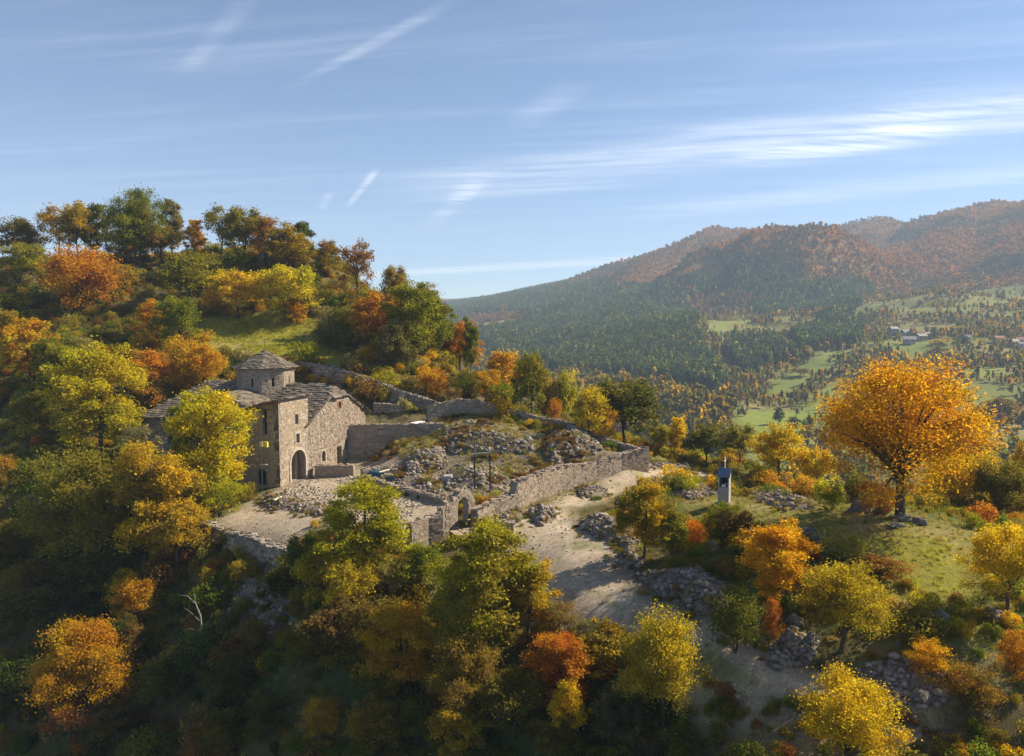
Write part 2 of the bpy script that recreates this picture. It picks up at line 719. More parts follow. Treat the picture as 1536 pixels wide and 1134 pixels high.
def NP(px, py, z=None, Y=None):
    p = atz(px, py, z) if Y is None else atY(px, py, Y)
    near.append((p.x, p.y, p.z))


def NW(*pts):
    near.extend(pts)


# courtyard and terrace level
for t, s, z in ((-2, -2, 0), (3, -3, 0), (10, -4, 0), (15, -3, 0), (0, 2, -.3), (-1, 6, -1.5), (-1, 10, -2.6), (2, 16, -3), (3, 24, -3), (12, 12, 0), (12, 24, -.5), (20, 3, 4.5), (21, 12, 4.8), (20, 22, 3.5), (8, 28, -2)):
    p = ch(t, s, z)
    near.append(tuple(p))
NP(530, 735, 0); NP(600, 752, 0); NP(640, 775, 0); NP(560, 705, .1); NP(480, 760, -.4); NP(590, 690, .1)
NP(430, 765, -1.0); NP(380, 770, -1.6); NP(320, 785, -1.7); NP(440, 825, -1.5); NP(370, 800, -1.6); NP(410, 748, -.8)
eL, eR = atz(298, 788, -1.6), atz(442, 834, -1.6)       # edge of the lower terrace
for p, sc in ((eL, 1.0), (eR, 1.0), ((eL + eR) / 2, 1.0)):
    for d, z in ((1.6, -4.2), (10, -11.5), (26, -24)):
        near.append((p.x - .6 * d, p.y - .8 * d, z * sc))
# ruin inside the walls: it rises to the back and right
NP(575, 712, .6); NP(640, 700, 1.4); NP(640, 660, 3.0); NP(700, 700, 1.6); NP(700, 650, 4.2); NP(760, 650, 4.2); NP(760, 690, 2.2)
NP(830, 670, 3.4); NP(880, 672, 3.0); NP(930, 680, 2.8); NP(690, 735, .8); NP(740, 730, 1.2); NP(700, 628, 5.2); NP(800, 645, 4.0)
NP(590, 640, 4.9); NP(560, 625, 5.0); NP(620, 622, 5.4); NP(870, 655, 3.2)
# in front of the enclosure and the track
NP(970, 716, 0); NP(920, 722, .1); NP(860, 742, 0); NP(800, 772, 0); NP(740, 800, -.1); NP(690, 830, -.6); NP(650, 840, -1.2); NP(610, 830, -1.4)
NP(1000, 705, 0.1); NP(1060, 695, -.3); NP(1000, 690, -.6); NP(1030, 728, .6)
NP(850, 800, 0); NP(900, 770, .1); NP(800, 815, -.2); NP(830, 860, -.4); NP(900, 860, -.3); NP(900, 905, -.6); NP(950, 930, -.8); NP(1000, 900, -.7)
NP(1000, 960, -1.0); NP(1060, 985, -1.3); NP(1130, 1020, -1.8); NP(1210, 1065, -2.3); NP(1300, 1095, -2.9); NP(1400, 1130, -3.4)
NP(1100, 1050, -2.4); NP(1200, 1110, -3.0)
# bank below the track
for px, py, z in ((790, 880, -2.0), (850, 930, -2.2), (920, 980, -3.2), (1000, 1040, -4.2), (1080, 1110, -5.0), (740, 900, -4.0)):
    NP(px, py, z)
NW((-14, 50, -8), (-12, 56, -3.5), (-4, 48, -6), (0, 42, -8.5), (6, 36, -7.5), (10, 28, -7), (-8, 40, -14), (-20, 45, -17), (0, 30, -17), (-30, 30, -32), (-50, 35, -36), (25, 22, -8),
   (0, 5, -32), (50, 0, -16), (-60, 0, -46), (45, 26, -4.5), (-75, 45, -34), (80, 10, -12), (-110, 20, -45))
# knoll with shrine and great tree
NP(1085, 757, 2.0); NP(1040, 770, 1.4); NP(1150, 755, 2.4); NP(1130, 775, 2.2); NP(1200, 765, 2.9); NP(1280, 772, 3.6); NP(1350, 778, 4.0); NP(1420, 800, 3.7); NP(1480, 825, 3.2)
NP(960, 842, .3); NP(1000, 800, .9); NP(930, 800, .6); NP(1060, 830, 1.2); NP(1050, 900, -.2); NP(1120, 840, 1.6); NP(1200, 815, 2.5); NP(1300, 825, 3.0); NP(1390, 850, 2.8)
NP(1150, 915, .3); NP(1200, 965, -.6); NP(1270, 960, .2); NP(1300, 900, 1.4); NP(1400, 930, 1.2); NP(1480, 900, 1.6); NP(1400, 1010, -.6); NP(1500, 1000, -.2); NP(1470, 1070, -1.8); NP(1300, 1040, -1.5); NP(1110, 985, -1.0)
NP(1220, 1030, -1.6)
NW((34, 64, 3.2), (44, 66, 0), (46, 80, -7), (60, 70, -8), (75, 55, -8), (52, 48, 0), (60, 95, -18), (80, 90, -22), (70, 30, -6), (34, 76, 0), (28, 84, -1.5), (110, 60, -25))
# behind the enclosure and the right flank of the hill
NP(1016, 685, Y=106); NP(1060, 692, Y=106); NP(1108, 698, Y=104); NP(1168, 722, Y=90); NP(940, 668, Y=112); NP(880, 655, Y=112); NP(840, 640, Y=111); NP(796, 634, Y=111); NP(750, 615, Y=112)
NW((30, 120, -12), (10, 125, -7), (45, 120, -22), (20, 145, -24), (-5, 130, -2), (-8, 150, -10), (40, 150, -38), (10, 190, -45), (80, 140, -45), (-20, 175, -12), (60, 200, -60), (110, 110, -45))
# hill
CLIMB = ((415, 540, 117, 2.2), (440, 542, 115.5, 2.6), (480, 547, 114, 3.0), (520, 556, 112.5, 3.2), (560, 570, 111, 3.2), (600, 585, 109.5, 2.9), (640, 597, 108.3, 2.3), (675, 610, 107, 1.2))
for px, py, Yw, hgt in CLIMB:
    p = atY(px, py, Yw)
    near.append((p.x - .3, p.y - 1.6, p.z - hgt))
    near.append((p.x + .3, p.y + 2.2, p.z - .5))
NP(560, 552, Y=119); NP(430, 515, Y=128); NP(330, 490, Y=134); NP(430, 482, Y=140); NP(520, 520, Y=130); NP(300, 520, Y=124)
NP(300, 410, Y=154); NP(200, 395, Y=158); NP(120, 395, Y=158); NP(50, 395, Y=158); NP(-40, 400, Y=158); NP(330, 385, Y=160); NP(450, 392, Y=158); NP(500, 410, Y=156); NP(535, 450, Y=152)
NP(592, 462, Y=150); NP(640, 475, Y=149); NP(690, 530, Y=138); NP(730, 570, Y=128); NP(620, 545, Y=124); NP(690, 580, Y=119)
NP(120, 470, Y=135); NP(40, 470, Y=135); NP(220, 510, Y=124); NP(230, 595, Y=108); NP(140, 560, Y=114); NP(50, 560, Y=114); NP(300, 585, Y=108); NP(-40, 560, Y=114)
NW((-80, 185, 30), (-50, 185, 30), (-30, 180, 20), (-110, 180, 30), (-130, 150, 27), (-60, 220, 14), (-110, 230, 14))
NW((-55, 92, 0), (-62, 98, 2.5), (-70, 90, -2), (-60, 80, -8), (-70, 70, -16), (-50, 66, -15), (-60, 52, -27), (-90, 85, -6), (-100, 100, 3), (-95, 60, -26), (-42, 76, -7), (-130, 80, -12))
NP(150, 695, Y=91); NP(240, 700, Y=86)
near = np.array(near)

far = []   # (X/Y, ln Y, (z-H)/Y)


def FP(px, py, Y):
    p = atY(px, py, Y)
    far.append((p.x / Y, math.log(Y), (p.z - CAM_H) / Y))


def FZ(a, Y, z):
    far.append((a, math.log(Y), (z - CAM_H) / Y))


for a, z in ((-1.2, 20), (-.7, 15), (-.45, 10), (-.25, -10), (-.1, -22), (.05, -45), (.3, -60), (.6, -62), (1.0, -60)):
    FZ(a, 215, z)
for a, z in ((-1.2, -20), (-.6, -40), (-.3, -50), (-.05, -70), (.1, -80), (.35, -66), (.7, -60), (1.1, -50)):
    FZ(a, 320, z)
for a, px in ((0, 0),):
    FP(860, 592, 620); FP(960, 605, 560); FP(1040, 640, 480); FP(1100, 672, 420); FP(1180, 660, 430); FP(1260, 690, 390); FP(1420, 690, 380); FP(1536, 700, 370); FP(1700, 700, 360)
    FP(760, 560, 720); FP(680, 540, 800)
    FP(1150, 600, 600); FP(1240, 580, 650); FP(1320, 570, 650); FP(1440, 572, 620); FP(1536, 575, 610)
    FP(1080, 570, 720); FP(1000, 560, 760); FP(920, 530, 850); FP(840, 520, 950); FP(740, 510, 1050)
    FP(1120, 520, 900); FP(1220, 520, 860); FP(1320, 520, 840); FP(1420, 515, 820); FP(1536, 515, 800); FP(1700, 520, 800)
    FP(960, 490, 1050); FP(1050, 480, 1080); FP(880, 490, 1150); FP(1160, 470, 1120); FP(1280, 470, 1080); FP(1400, 465, 1060); FP(1536, 460, 1050)
    FP(740, 492, 1350); FP(820, 475, 1400); FP(900, 462, 1400); FP(980, 450, 1400); FP(1060, 440, 1420); FP(1180, 430, 1400); FP(1300, 430, 1380); FP(1420, 425, 1350); FP(1536, 415, 1350); FP(1700, 400, 1350)
    FP(680, 466, 2300); FP(760, 444, 2200); FP(850, 430, 2150); FP(950, 390, 2150); FP(1050, 360, 2100); FP(1130, 352, 2100); FP(560, 470, 2400); FP(400, 475, 2500)
    FP(1060, 398, 1500); FP(1120, 364, 1500); FP(1185, 340, 1500); FP(1250, 354, 1510); FP(1300, 380, 1530); FP(1330, 402, 1530); FP(1100, 400, 1750); FP(1185, 385, 1780); FP(1260, 395, 1800)
    FP(1200, 392, 1420); FP(1000, 425, 1550); FP(1100, 415, 1440)
    FP(1260, 352, 2350); FP(1340, 334, 2350); FP(1410, 334, 2350)
    FP(1430, 333, 2000); FP(1480, 318, 1980); FP(1536, 303, 1950); FP(1640, 270, 1950); FP(1800, 230, 1950)
    FP(1400, 385, 1650); FP(1480, 370, 1620); FP(1536, 355, 1600); FP(1700, 330, 1600)
    FP(560, 500, 1300); FP(400, 500, 1300); FP(200, 500, 1300)
for a in (-1.2, -.8, -.5, -.2, 0, .2, .4, .6, .9, 1.2):
    FZ(a, 3300, 90 + 120 * max(0, a))
    FZ(a, 4500, 60)
far = np.array(far)


class TPS:
    def __init__(self, P, v, lam):
        self.P = P
        n = len(P)
        K = self.k(P, P) + lam * np.eye(n)
        Q = np.hstack([np.ones((n, 1)), P])
        A = np.zeros((n + 3, n + 3))
        A[:n, :n], A[:n, n:], A[n:, :n] = K, Q, Q.T
        self.w = np.linalg.solve(A, np.concatenate([v, np.zeros(3)]))

    @staticmethod
    def k(a, b):
        d2 = ((a[:, None, :] - b[None]) ** 2).sum(-1)
        return 0.5 * d2 * np.log(d2 + 1e-12)

    def __call__(self, X):
        out = np.empty(len(X))
        n = len(self.P)
        for i in range(0, len(X), 20000):
            c = X[i:i + 20000]
            out[i:i + 20000] = self.k(c, self.P) @ self.w[:n] + self.w[n] + c @ self.w[n + 1:]
        return out


tps_n = TPS(near[:, :2] / 50.0, near[:, 2], 0.004)
tps_f = TPS(np.stack([far[:, 0] * 1.6, far[:, 1]], 1), far[:, 2], 0.0015)


def poly_world(pts, z):
    return [tuple(atz(px, py, z if not isinstance(z, (list, tuple)) else z[i]))[:2] for i, (px, py) in enumerate(pts)]


track_px = [(1000, 700), (930, 716), (860, 742), (790, 775), (745, 800), (735, 820), (770, 838), (800, 870), (850, 905), (930, 925), (1000, 965), (1060, 1000), (1140, 1042), (1230, 1086), (1330, 1132), (1440, 1180),
            (1480, 1160), (1390, 1112), (1300, 1074), (1200, 1034), (1100, 980), (1030, 942), (960, 895), (930, 850), (925, 815), (870, 795), (850, 770), (905, 745), (960, 728), (1070, 708)]
track = poly_world(track_px, [0] * 10 + [-.9, -1.2, -1.8, -2.4, -3, -3.6, -3.6, -3.2, -2.7, -2.2, -1.5, -1, -.6, -.3, -.1, 0, 0, 0, 0, 0])
verge = poly_world([(1010, 958), (1090, 1003), (1180, 1050), (1280, 1092), (1400, 1146)], [-.9, -1.4, -2, -2.6, -3.4])
yard = poly_world([(425, 728), (470, 712), (530, 690), (560, 700), (590, 700), (640, 735), (680, 755), (660, 795), (610, 812), (480, 790), (440, 826), (300, 788), (330, 772), (400, 745)], [0, 0, 0, 0, 0, 0, 0, 0, 0, -.8, -1.6, -1.6, -1.6, -1])
ruin = poly_world([(545, 712), (560, 690), (640, 660), (640, 625), (700, 625), (840, 655), (950, 680), (850, 705), (790, 735), (700, 752), (640, 740)], [.3, .8, 2.5, 5, 5, 3.5, 2.5, 2, 1, .6, .5])
knoll = poly_world([(1010, 740), (1085, 735), (1200, 745), (1280, 755), (1380, 775), (1490, 825), (1450, 870), (1330, 845), (1250, 812), (1180, 800), (1060, 775)], [1.2, 2, 2.7, 3.5, 4, 3.2, 2.6, 2.8, 2.9, 2.4, 1.6])
meadow = [(p.x, p.y) for p in (atY(305, 480, 137), atY(420, 468, 142), atY(470, 480, 140), atY(470, 510, 131), atY(565, 550, 119), atY(560, 562, 116), atY(430, 537, 118), atY(330, 530, 122), atY(290, 500, 131))]
behind_px = [(690, 600), (760, 612), (860, 638), (970, 660), (1060, 680), (1070, 700), (975, 698), (850, 650), (700, 618)]
behind = [(p.x, p.y) for p in (atY(px, py, 109 if px < 900 else 104) for px, py in behind_px)]
slope_green = [(p.x, p.y) for p in (atz(1300, 818, 3.1), atz(1380, 812, 3.3), atz(1485, 842, 2.8), atz(1470, 905, 1.5), atz(1390, 960, .6), atz(1340, 890, 2.0))]

RUTS = poly_world([(900, 745), (835, 790), (840, 845), (915, 898), (1005, 948), (1110, 1008), (1215, 1058), (1340, 1112), (1450, 1160)], [0, 0, -.2, -.5, -.95, -1.6, -2.3, -3.0, -3.5])

# far fields, traced on the map of the valley
def far_poly(pts):
    return [(p.x, p.y) for p in (atY(px, py, Y) for px, py, Y in pts)]


def height(X, Y, detail=True):
    X, Y = np.atleast_1d(np.asarray(X, float)), np.atleast_1d(np.asarray(Y, float))
    sh = X.shape
    X, Y = X.ravel(), Y.ravel()
    xn, yn = np.clip(X, -140, 120), np.clip(Y, -20, 235)
    zn = tps_n(np.stack([xn, yn], 1) / 50.0)
    yf = np.clip(Y, 190, 4500)
    a = np.clip(X / yf, -1.2, 1.2)
    zf = tps_f(np.stack([a * 1.6, np.log(yf)], 1)) * yf + CAM_H
    if detail:
        # gullies and spurs on the slopes of the mountain
        mt = sstep(yf, 1150, 1700) * sstep(a, -.05, .35)
        q = X * .66 - Y * .52 + 190 * fbm(X / 420, Y / 420, 3)
        zf = zf + mt * (70 * (np.abs(((q / 260) % 1.0) - .5) * 2 - .5) + 30 * (np.abs(((q / 97 + .3) % 1.0) - .5) * 2 - .5)) * sstep(4200 - yf, 0, 900) * (0.6 + .8 * fbm(X / 260 + 9, Y / 260, 3))
        zf = zf + sstep(yf, 350, 900) * (46 * fbm(X / 230, Y / 230, 4) + 7 * fbm(X / 45, Y / 45, 3)) * (1 - .75 * sstep(yf, 1500, 1900))
    w = sstep(Y, 165, 255)
    z = zn * (1 - w) + zf * w
    if detail:
        hill = sstep(Y, 119, 140) * (1 - w)
        z = z + (1 - w) * (0.35 * fbm(X / 5.0, Y / 5.0, 4)) * (0.35 + 1.4 * hill + .9 * sstep(-z, 2, 6)) + hill * 1.6 * fbm(X / 14, Y / 14, 3)
    return z.reshape(sh)


def hz(x, y):
    return float(height(np.array([x]), np.array([y]))[0])


def hits(pix, y0=22.0, y1=186.0, n=900):
    """where the view rays through these pixels of the photograph first meet the near ground"""
    D = np.array([ray(*p) for p in pix])
    D = D / D[:, 1:2]
    Ys = np.exp(np.linspace(math.log(y0), math.log(y1), n))
    Xg = D[:, 0:1] * Ys[None]
    Zr = CAM_H + D[:, 2:3] * Ys[None]
    Zt = height(Xg, np.repeat(Ys[None], len(D), 0))
    below = Zr <= Zt
    gap = np.where(Ys[None] < 172, Zr - Zt, 1e9)
    first = np.where(below.any(1), below.argmax(1), gap.argmin(1))      # else the crest that the ray just clears
    out = []
    for i, k in enumerate(first):
        k = max(k, 1)
        out.append((Xg[i, k], Ys[k], Zt[i, k], bool(below[i].any())))
    return out


def axis(lo, hi, c0, c1, step, grow, cap):
    core = list(np.arange(c0, c1, step))
    r, s, x = [], step, c1
    while x < hi:
        r.append(x)
        s = min(s * grow, cap)
        x += s
    r.append(hi)
    l, s, x = [], step, c0 - step
    while x > lo:
        l.append(x)
        s = min(s * grow, cap)
        x -= s
    l.append(lo)
    return np.array(l[::-1] + core + r)


gx = axis(-2600, 3300, -62, 50, 0.5, 1.035, 24)
gy = axis(-250, 4200, 26, 126, 0.5, 1.035, 22)
GX, GY = np.meshgrid(gx, gy)
GZ = height(GX, GY)
nx, ny = len(gx), len(gy)
V = np.stack([GX.ravel(), GY.ravel(), GZ.ravel()], 1)
ii = np.arange(nx * ny).reshape(ny, nx)
Fq = np.stack([ii[:-1, :-1], ii[:-1, 1:], ii[1:, 1:], ii[1:, :-1]], -1).reshape(-1, 4)
ground_me = mesh_np('ground', V, Fq, smooth=True)

# what the ground is made of (its own colours)
x, y, z = V.T
nz1, nz2, nz3 = fbm(x / 3.1, y / 3.1, 4), fbm(x / 17, y / 17, 4), fbm(x / 1.1, y / 1.1, 3)
C = np.empty((len(V), 3))
LITTER, GRASS, GRASS_HI, DRY, DIRT, ROCKC = map(np.array, ((.095, .08, .032), (.09, .11, .022), (.26, .25, .035), (.29, .24, .12), (.42, .35, .26), (.25, .235, .215)))


def blend(mask, col):
    global C
    C = C * (1 - mask[:, None]) + np.asarray(col)[None] * mask[:, None]


C[:] = LITTER
blend(sstep(nz1 + nz2, -.05, .15), GRASS)
blend(sstep(nz1 - nz2, .12, .3) * .7, DRY * .8)
steep = sstep(-z, 3, 6) * (y < 80)
blend(steep * sstep(nz1, -.1, .1), np.array((.055, .075, .022)))
m = soft_poly(x, y, meadow, 2.5) * (y < 200)
blend(np.clip(m * 1.3 + nz1 * .8 * (m > .05), 0, 1), GRASS_HI)
blend(np.clip(m * sstep(nz2 + nz1, .05, .2), 0, 1) * .6, DRY)
m = soft_poly(x, y, behind, 2.0) * (y < 200)
blend(np.clip(m + nz1, 0, 1) * (m > .02), DRY * .85 + GRASS_HI * .2)
m = soft_poly(x, y, knoll, 2.0)
blend(np.clip(m + nz1 * 1.2, 0, 1) * (m > .02) * .9, (.22, .21, .045))
blend(np.clip(m, 0, 1) * sstep(nz1 + nz3 * .5, -.02, .16) * .7, DRY)
m = soft_poly(x, y, slope_green, 2.0)
blend(np.clip(m + nz1, 0, 1) * (m > .02) * .8, GRASS_HI)
m = soft_poly(x, y, ruin, 1.0)
blend(m * .9, np.array((.20, .165, .125)))
blend(m * sstep(nz1 + nz3 * .4, .0, .15) * .7, DRY)
m = soft_poly(x, y, yard, 1.2)
blend(np.clip(m + .5 * nz3 * (m > .05), 0, 1), DIRT * .95)
m = soft_poly(x, y, track, 1.6)
blend(np.clip(m * 1.15 + .9 * nz1 * (m > .03), 0, 1), DIRT)
blend(np.clip(m, 0, 1) * sstep(nz1 + nz3 * .6, .12, .3) * .55, GRASS * 1.4)
bank = [(h[0], h[1]) for h in hits([(298, 800), (442, 845), (470, 880), (440, 960), (380, 930), (320, 905)])]
m = soft_poly(x, y, bank, 1.5) * (y < 90)
blend(np.clip(m + nz1, 0, 1) * (m > .03) * .85, (.20, .17, .135))
rd = poly_dist(x, y, RUTS, False)
m = (1 - sstep(np.abs(rd - .85), .12, .4)) * (y < 84) * soft_poly(x, y, track, 1.0)
blend(m * .45 * (nz1 > -.15), (.50, .43, .33))
m = (1 - sstep(rd, .15, .45)) * (y < 84) * sstep(nz1 + nz3 * .5, -.02, .12)
blend(m * .5, GRASS * 1.5)
m = soft_poly(x, y, track, 1.0) * (y < 110)
C *= (1 + m * .7 * fbm(x / 2.4, y / 2.4, 4))[:, None]
m = (1 - sstep(poly_dist(x, y, verge, False), .35, .8)) * (y < 60)
blend(np.clip(m + nz3 * .8 * (m > .05), 0, 1) * .35, GRASS * 1.1)
farm = sstep(y, 230, 330)
blend(farm, (.12, .125, .035))
blend(farm * sstep(fbm(x / 60, y / 60, 4), -.08, .08), (.20, .215, .045))
blend(farm * sstep(fbm(x / 40 + 30, y / 40, 4), .02, .14) * .8, (.26, .215, .08))
FIELDS = [
    ([(1085, 645, 440), (1130, 600, 560), (1190, 610, 540), (1250, 580, 640), (1270, 600, 590), (1200, 655, 450), (1130, 665, 430)], (.16, .24, .03)),
    ([(1150, 585, 650), (1200, 560, 720), (1260, 545, 780), (1240, 570, 700), (1180, 600, 600)], (.14, .21, .03)),
    ([(1240, 470, 1090), (1330, 452, 1120), (1400, 462, 1080), (1390, 478, 1040), (1290, 488, 1020)], (.16, .23, .04)),
    ([(1070, 505, 980), (1110, 470, 1120), (1120, 495, 1020), (1085, 530, 880)], (.16, .22, .04)),
    ([(1410, 568, 640), (1500, 560, 660), (1536, 566, 640), (1520, 580, 610), (1430, 582, 610)], (.17, .23, .035)),
    ([(1330, 540, 770), (1380, 530, 790), (1400, 552, 700), (1360, 560, 690)], (.15, .22, .035)),
    ([(1410, 590, 590), (1536, 588, 590), (1536, 625, 500), (1450, 620, 510)], (.14, .19, .03)),
    ([(1030, 420, 1500), (1060, 414, 1520), (1110, 424, 1480), (1060, 436, 1440)], (.24, .20, .09)),
    ([(700, 478, 1500), (770, 474, 1500), (775, 492, 1380), (720, 500, 1320)], (.27, .22, .11)),
    ([(1440, 430, 1320), (1536, 420, 1340), (1536, 445, 1200), (1430, 450, 1200)], (.12, .16, .035)),
]
FIELD_POLYS = []
for pts, colr in FIELDS:
    fp = far_poly(pts)
    FIELD_POLYS.append(fp)
    m = soft_poly(x, y, fp, 14) * farm
    blend(np.clip(m * 1.4 + fbm(x / 25, y / 25, 3) * .9 * (m > .05), 0, 1), np.array(colr) * (1.2, 1.0, 1.15))
blend(sstep(y, 1250, 1500) * (1 - np.clip(soft_poly(x, y, FIELD_POLYS[8], 30) * 1.5, 0, 1)), (.20, .12, .036))
C *= (1 + 0.35 * nz3 * (1 - farm) + .5 * fbm(x / 9, y / 9, 3) * farm)[:, None]
C = np.clip(C, 0.005, 1)
att = ground_me.color_attributes.new('ground_colour', 'FLOAT_COLOR', 'POINT')
att.data.foreach_set('color', np.hstack([C, np.ones((len(C), 1))]).astype(np.float32).ravel())

gm, gn, gl = new_mat('ground_surface')
g_out = gn.new('ShaderNodeOutputMaterial')
g_b = gn.new('ShaderNodeBsdfPrincipled')
g_a = gn.new('ShaderNodeAttribute')
g_a.attribute_name = 'ground_colour'
t1 = noise(gn, gl, 1.7, 6, .7)
t2 = noise(gn, gl, 7.0, 5, .7)
f1 = ramp(gn, gl, t1.outputs['Fac'], [(.3, (.70, .70, .70)), (.7, (1.25, 1.22, 1.18))])
f2 = ramp(gn, gl, t2.outputs['Fac'], [(.32, (.70, .70, .72)), (.68, (1.25, 1.22, 1.18))])
c_ = mixrgb(gn, gl, 'MULTIPLY', 1.0, g_a.outputs['Color'], f1)
c_ = mixrgb(gn, gl, 'MULTIPLY', 1.0, c_, f2)
gl.new(c_, g_b.inputs['Base Color'])
g_b.inputs['Roughness'].default_value = 0.95
g_b.inputs['Specular IOR Level'].default_value = 0.1
bp_ = gn.new('ShaderNodeBump')
bp_.inputs['Strength'].default_value = 0.7
bp_.inputs['Distance'].default_value = 0.12
gl.new(t2.outputs['Fac'], bp_.inputs['Height'])
gl.new(bp_.outputs[0], g_b.inputs['Normal'])
gl.new(g_b.outputs[0], g_out.inputs['Surface'])
tag(obj('ground', ground_me, gm), kind='structure')

# ------------------------------------------------------------------ haze
zlo, zhi = float(GZ.min()) - 1.0, max(float(GZ.max()) + 25, 60)
hb = MB()
hb.box((350, 1975, (zlo + zhi) / 2), (5960, 4520, zhi - zlo))
hm, hn, hl = new_mat('haze_air')
h_out = hn.new('ShaderNodeOutputMaterial')
h_v = hn.new('ShaderNodeVolumePrincipled')
h_v.inputs['Color'].default_value = (.62, .80, 1.0, 1)
h_v.inputs['Density'].default_value = 0.00021
h_v.inputs['Anisotropy'].default_value = 0.0
hl.new(h_v.outputs[0], h_out.inputs['Volume'])
tag(hb.build('haze', hm), kind='stuff')

# ------------------------------------------------------------------ church
UP = Vector((0, 0, 1))
church = thing('church', 'old stone church with octagonal domed drum and slab roofs beside the gate tower', 'church', ch(6, 11, 0))
CINV = Matrix.Translation(-church.location)


def settle(o, root):
    """parts are built in place; hang them on their root without moving them"""
    o.matrix_parent_inverse = root.matrix_world.inverted() if False else Matrix.Translation(-root.location)
    return o


def part(o, root, label=None, kind=None):
    o.parent = root
    r = root
    if root.type == 'EMPTY':
        o.matrix_parent_inverse = (Matrix.Translation(root.location) @ root.rotation_euler.to_matrix().to_4x4()).inverted()
    tag(o, label, kind=kind)
    return o


def face(root, name, fr, outline, holes, thick, stone='stone', course=.27, length=.5, proud=.05, label=None):
    w = part(holed_wall(name, fr, outline, holes, thick, M['mortar'], None), root, label)
    mb = MB()
    lay_stones(mb, fr, outline, holes, course, length, proud)
    if mb.v:
        s = mb.build('stonework', M[stone], None)
        s.parent = w
        s.matrix_parent_inverse = w.matrix_parent_inverse.inverted() @ Matrix.Identity(4) if False else Matrix.Identity(4)
        tag(s, kind='stuff')
    return w


def roof_plane(root, fr, outline, name='roof', under=.14, row=.42, length=.62):
    mb = MB()
    mb.poly_prism([fr.p(a, b, 0) for a, b in outline], -fr.n * under)
    r = part(mb.build(name, M['slab'], None), root)
    mb = MB()
    lay_slabs(mb, fr, outline, row, length)
    s = mb.build('roof_slabs', M['slab'], None)
    s.parent = r
    tag(s, kind='stuff')
    return r


def frame3(p0, p1, up):
    """frame on the plane through p0 with ex to p1 and ey nearest to UP"""
    ex = (Vector(p1) - Vector(p0)).normalized()
    ey = Vector(up) - ex * ex.dot(Vector(up))
    return Frame(p0, ex, ey)


def loop2(fr, pts):
    return [((Vector(p) - fr.o).dot(fr.ex), (Vector(p) - fr.o).dot(fr.ey)) for p in pts]


# gable wall, facing the sun
g_fr = Frame(ch(0, 0, 0), u2, UP)
g_out = [(5.75, -.6), (19.2, -.6), (19.2, 6.25), (14.7, 9.0), (10.45, 9.0), (5.75, 6.4)]
w_arch = arch_loop(8.8, 1.15, .85, 2.15)
w_door = rect_loop(12.5, 0, 1.15, 2.5)
w_small = rect_loop(14.3, 1.75, .75, 1.25)
w_oval = [(12.75 + .36 * math.cos(a), 8.0 + .5 * math.sin(a)) for a in np.linspace(0, 2 * math.pi, 14, endpoint=False)]
face(church, 'gable_wall', g_fr, g_out, [w_arch, w_door, w_small, w_oval], .8, course=.25, length=.42, proud=.06)
for nm, z0, z1, c, w in (('unlit_window_sheet', 1.1, 2.7, 8.8, 1.0), ('door_leaf', 0, 2.5, 12.5, 1.2), ('unlit_window_sheet', 1.7, 3.05, 14.3, .9), ('unlit_window_sheet', 7.4, 8.6, 12.75, .9)):
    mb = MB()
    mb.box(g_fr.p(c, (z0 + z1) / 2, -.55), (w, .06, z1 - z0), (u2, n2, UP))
    part(mb.build(nm, M['wood'] if nm == 'door_leaf' else M['dark']), church)  # behind the windows: dark sheets, interior shade put into their colour


def surround(root, fr, inner, grow, mat, name, depth=.12, back=.1, closed=True):
    """a flat band of dressed stones around an opening, each block its own solid in one mesh"""
    cx = sum(p[0] for p in inner) / len(inner)
    cyy = sum(p[1] for p in inner) / len(inner)
    mb = MB()
    n = len(inner)
    for i in range(n if closed else n - 1):
        a, b = inner[i], inner[(i + 1) % n]
        oa = [(p[0] + grow * math.copysign(min(1, abs(p[0] - cx) * 4), p[0] - cx) * (1 if abs(p[0] - cx) > .02 else 0), p[1] + grow * (1 if p[1] > cyy else -.4) * min(1, abs(p[1] - cyy) * 2)) for p in (a, b)]
        pts = []
        for c in (-back, depth):
            for q in (a, b, oa[1], oa[0]):
                pts.append(fr.p(q[0], q[1], c))
        mb.hexa(pts)
    return part(mb.build(name, mat), root)


surround(church, g_fr, w_arch, .16, M['stone_pale'], 'window_surround', .09)
surround(church, g_fr, w_oval, .12, M['tiles'], 'window_surround', .09)

# long wall towards the view, end wall and the arm
s_fr = Frame(ch(5.8, 26, 0), n2, UP)
w1 = rect_loop(4.2, 2.6, .8, 1.3)
w2 = rect_loop(8.5, 2.6, .8, 1.3)
face(church, 'side_wall', s_fr, [(0, -4), (25.15, -4), (25.15, 6.3), (0, 6.3)], [w1, w2], .8, course=.28, length=.5)
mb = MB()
mb.box(s_fr.p(6.3, 3.2, -.6), (6, .05, 2), (n2, -u2, UP))  # dark board behind both windows, stands in for the unlit interior
part(mb.build('unlit_window_sheet', M['dark']), church)
e_fr = Frame(ch(19.2, 26, 0), -u2, UP)
face(church, 'end_wall', e_fr, [(0, -4), (13.4, -4), (13.4, 6.3), (0, 6.3)], [], .8, course=.28, length=.6)
b_fr = Frame(ch(19.2, 0.8, 0), -n2, UP)
part(holed_wall('back_wall', b_fr, [(0, -.6), (24.4, -.6), (24.4, 6.25), (0, 6.25)], [], .6, M['mortar'], None), church)

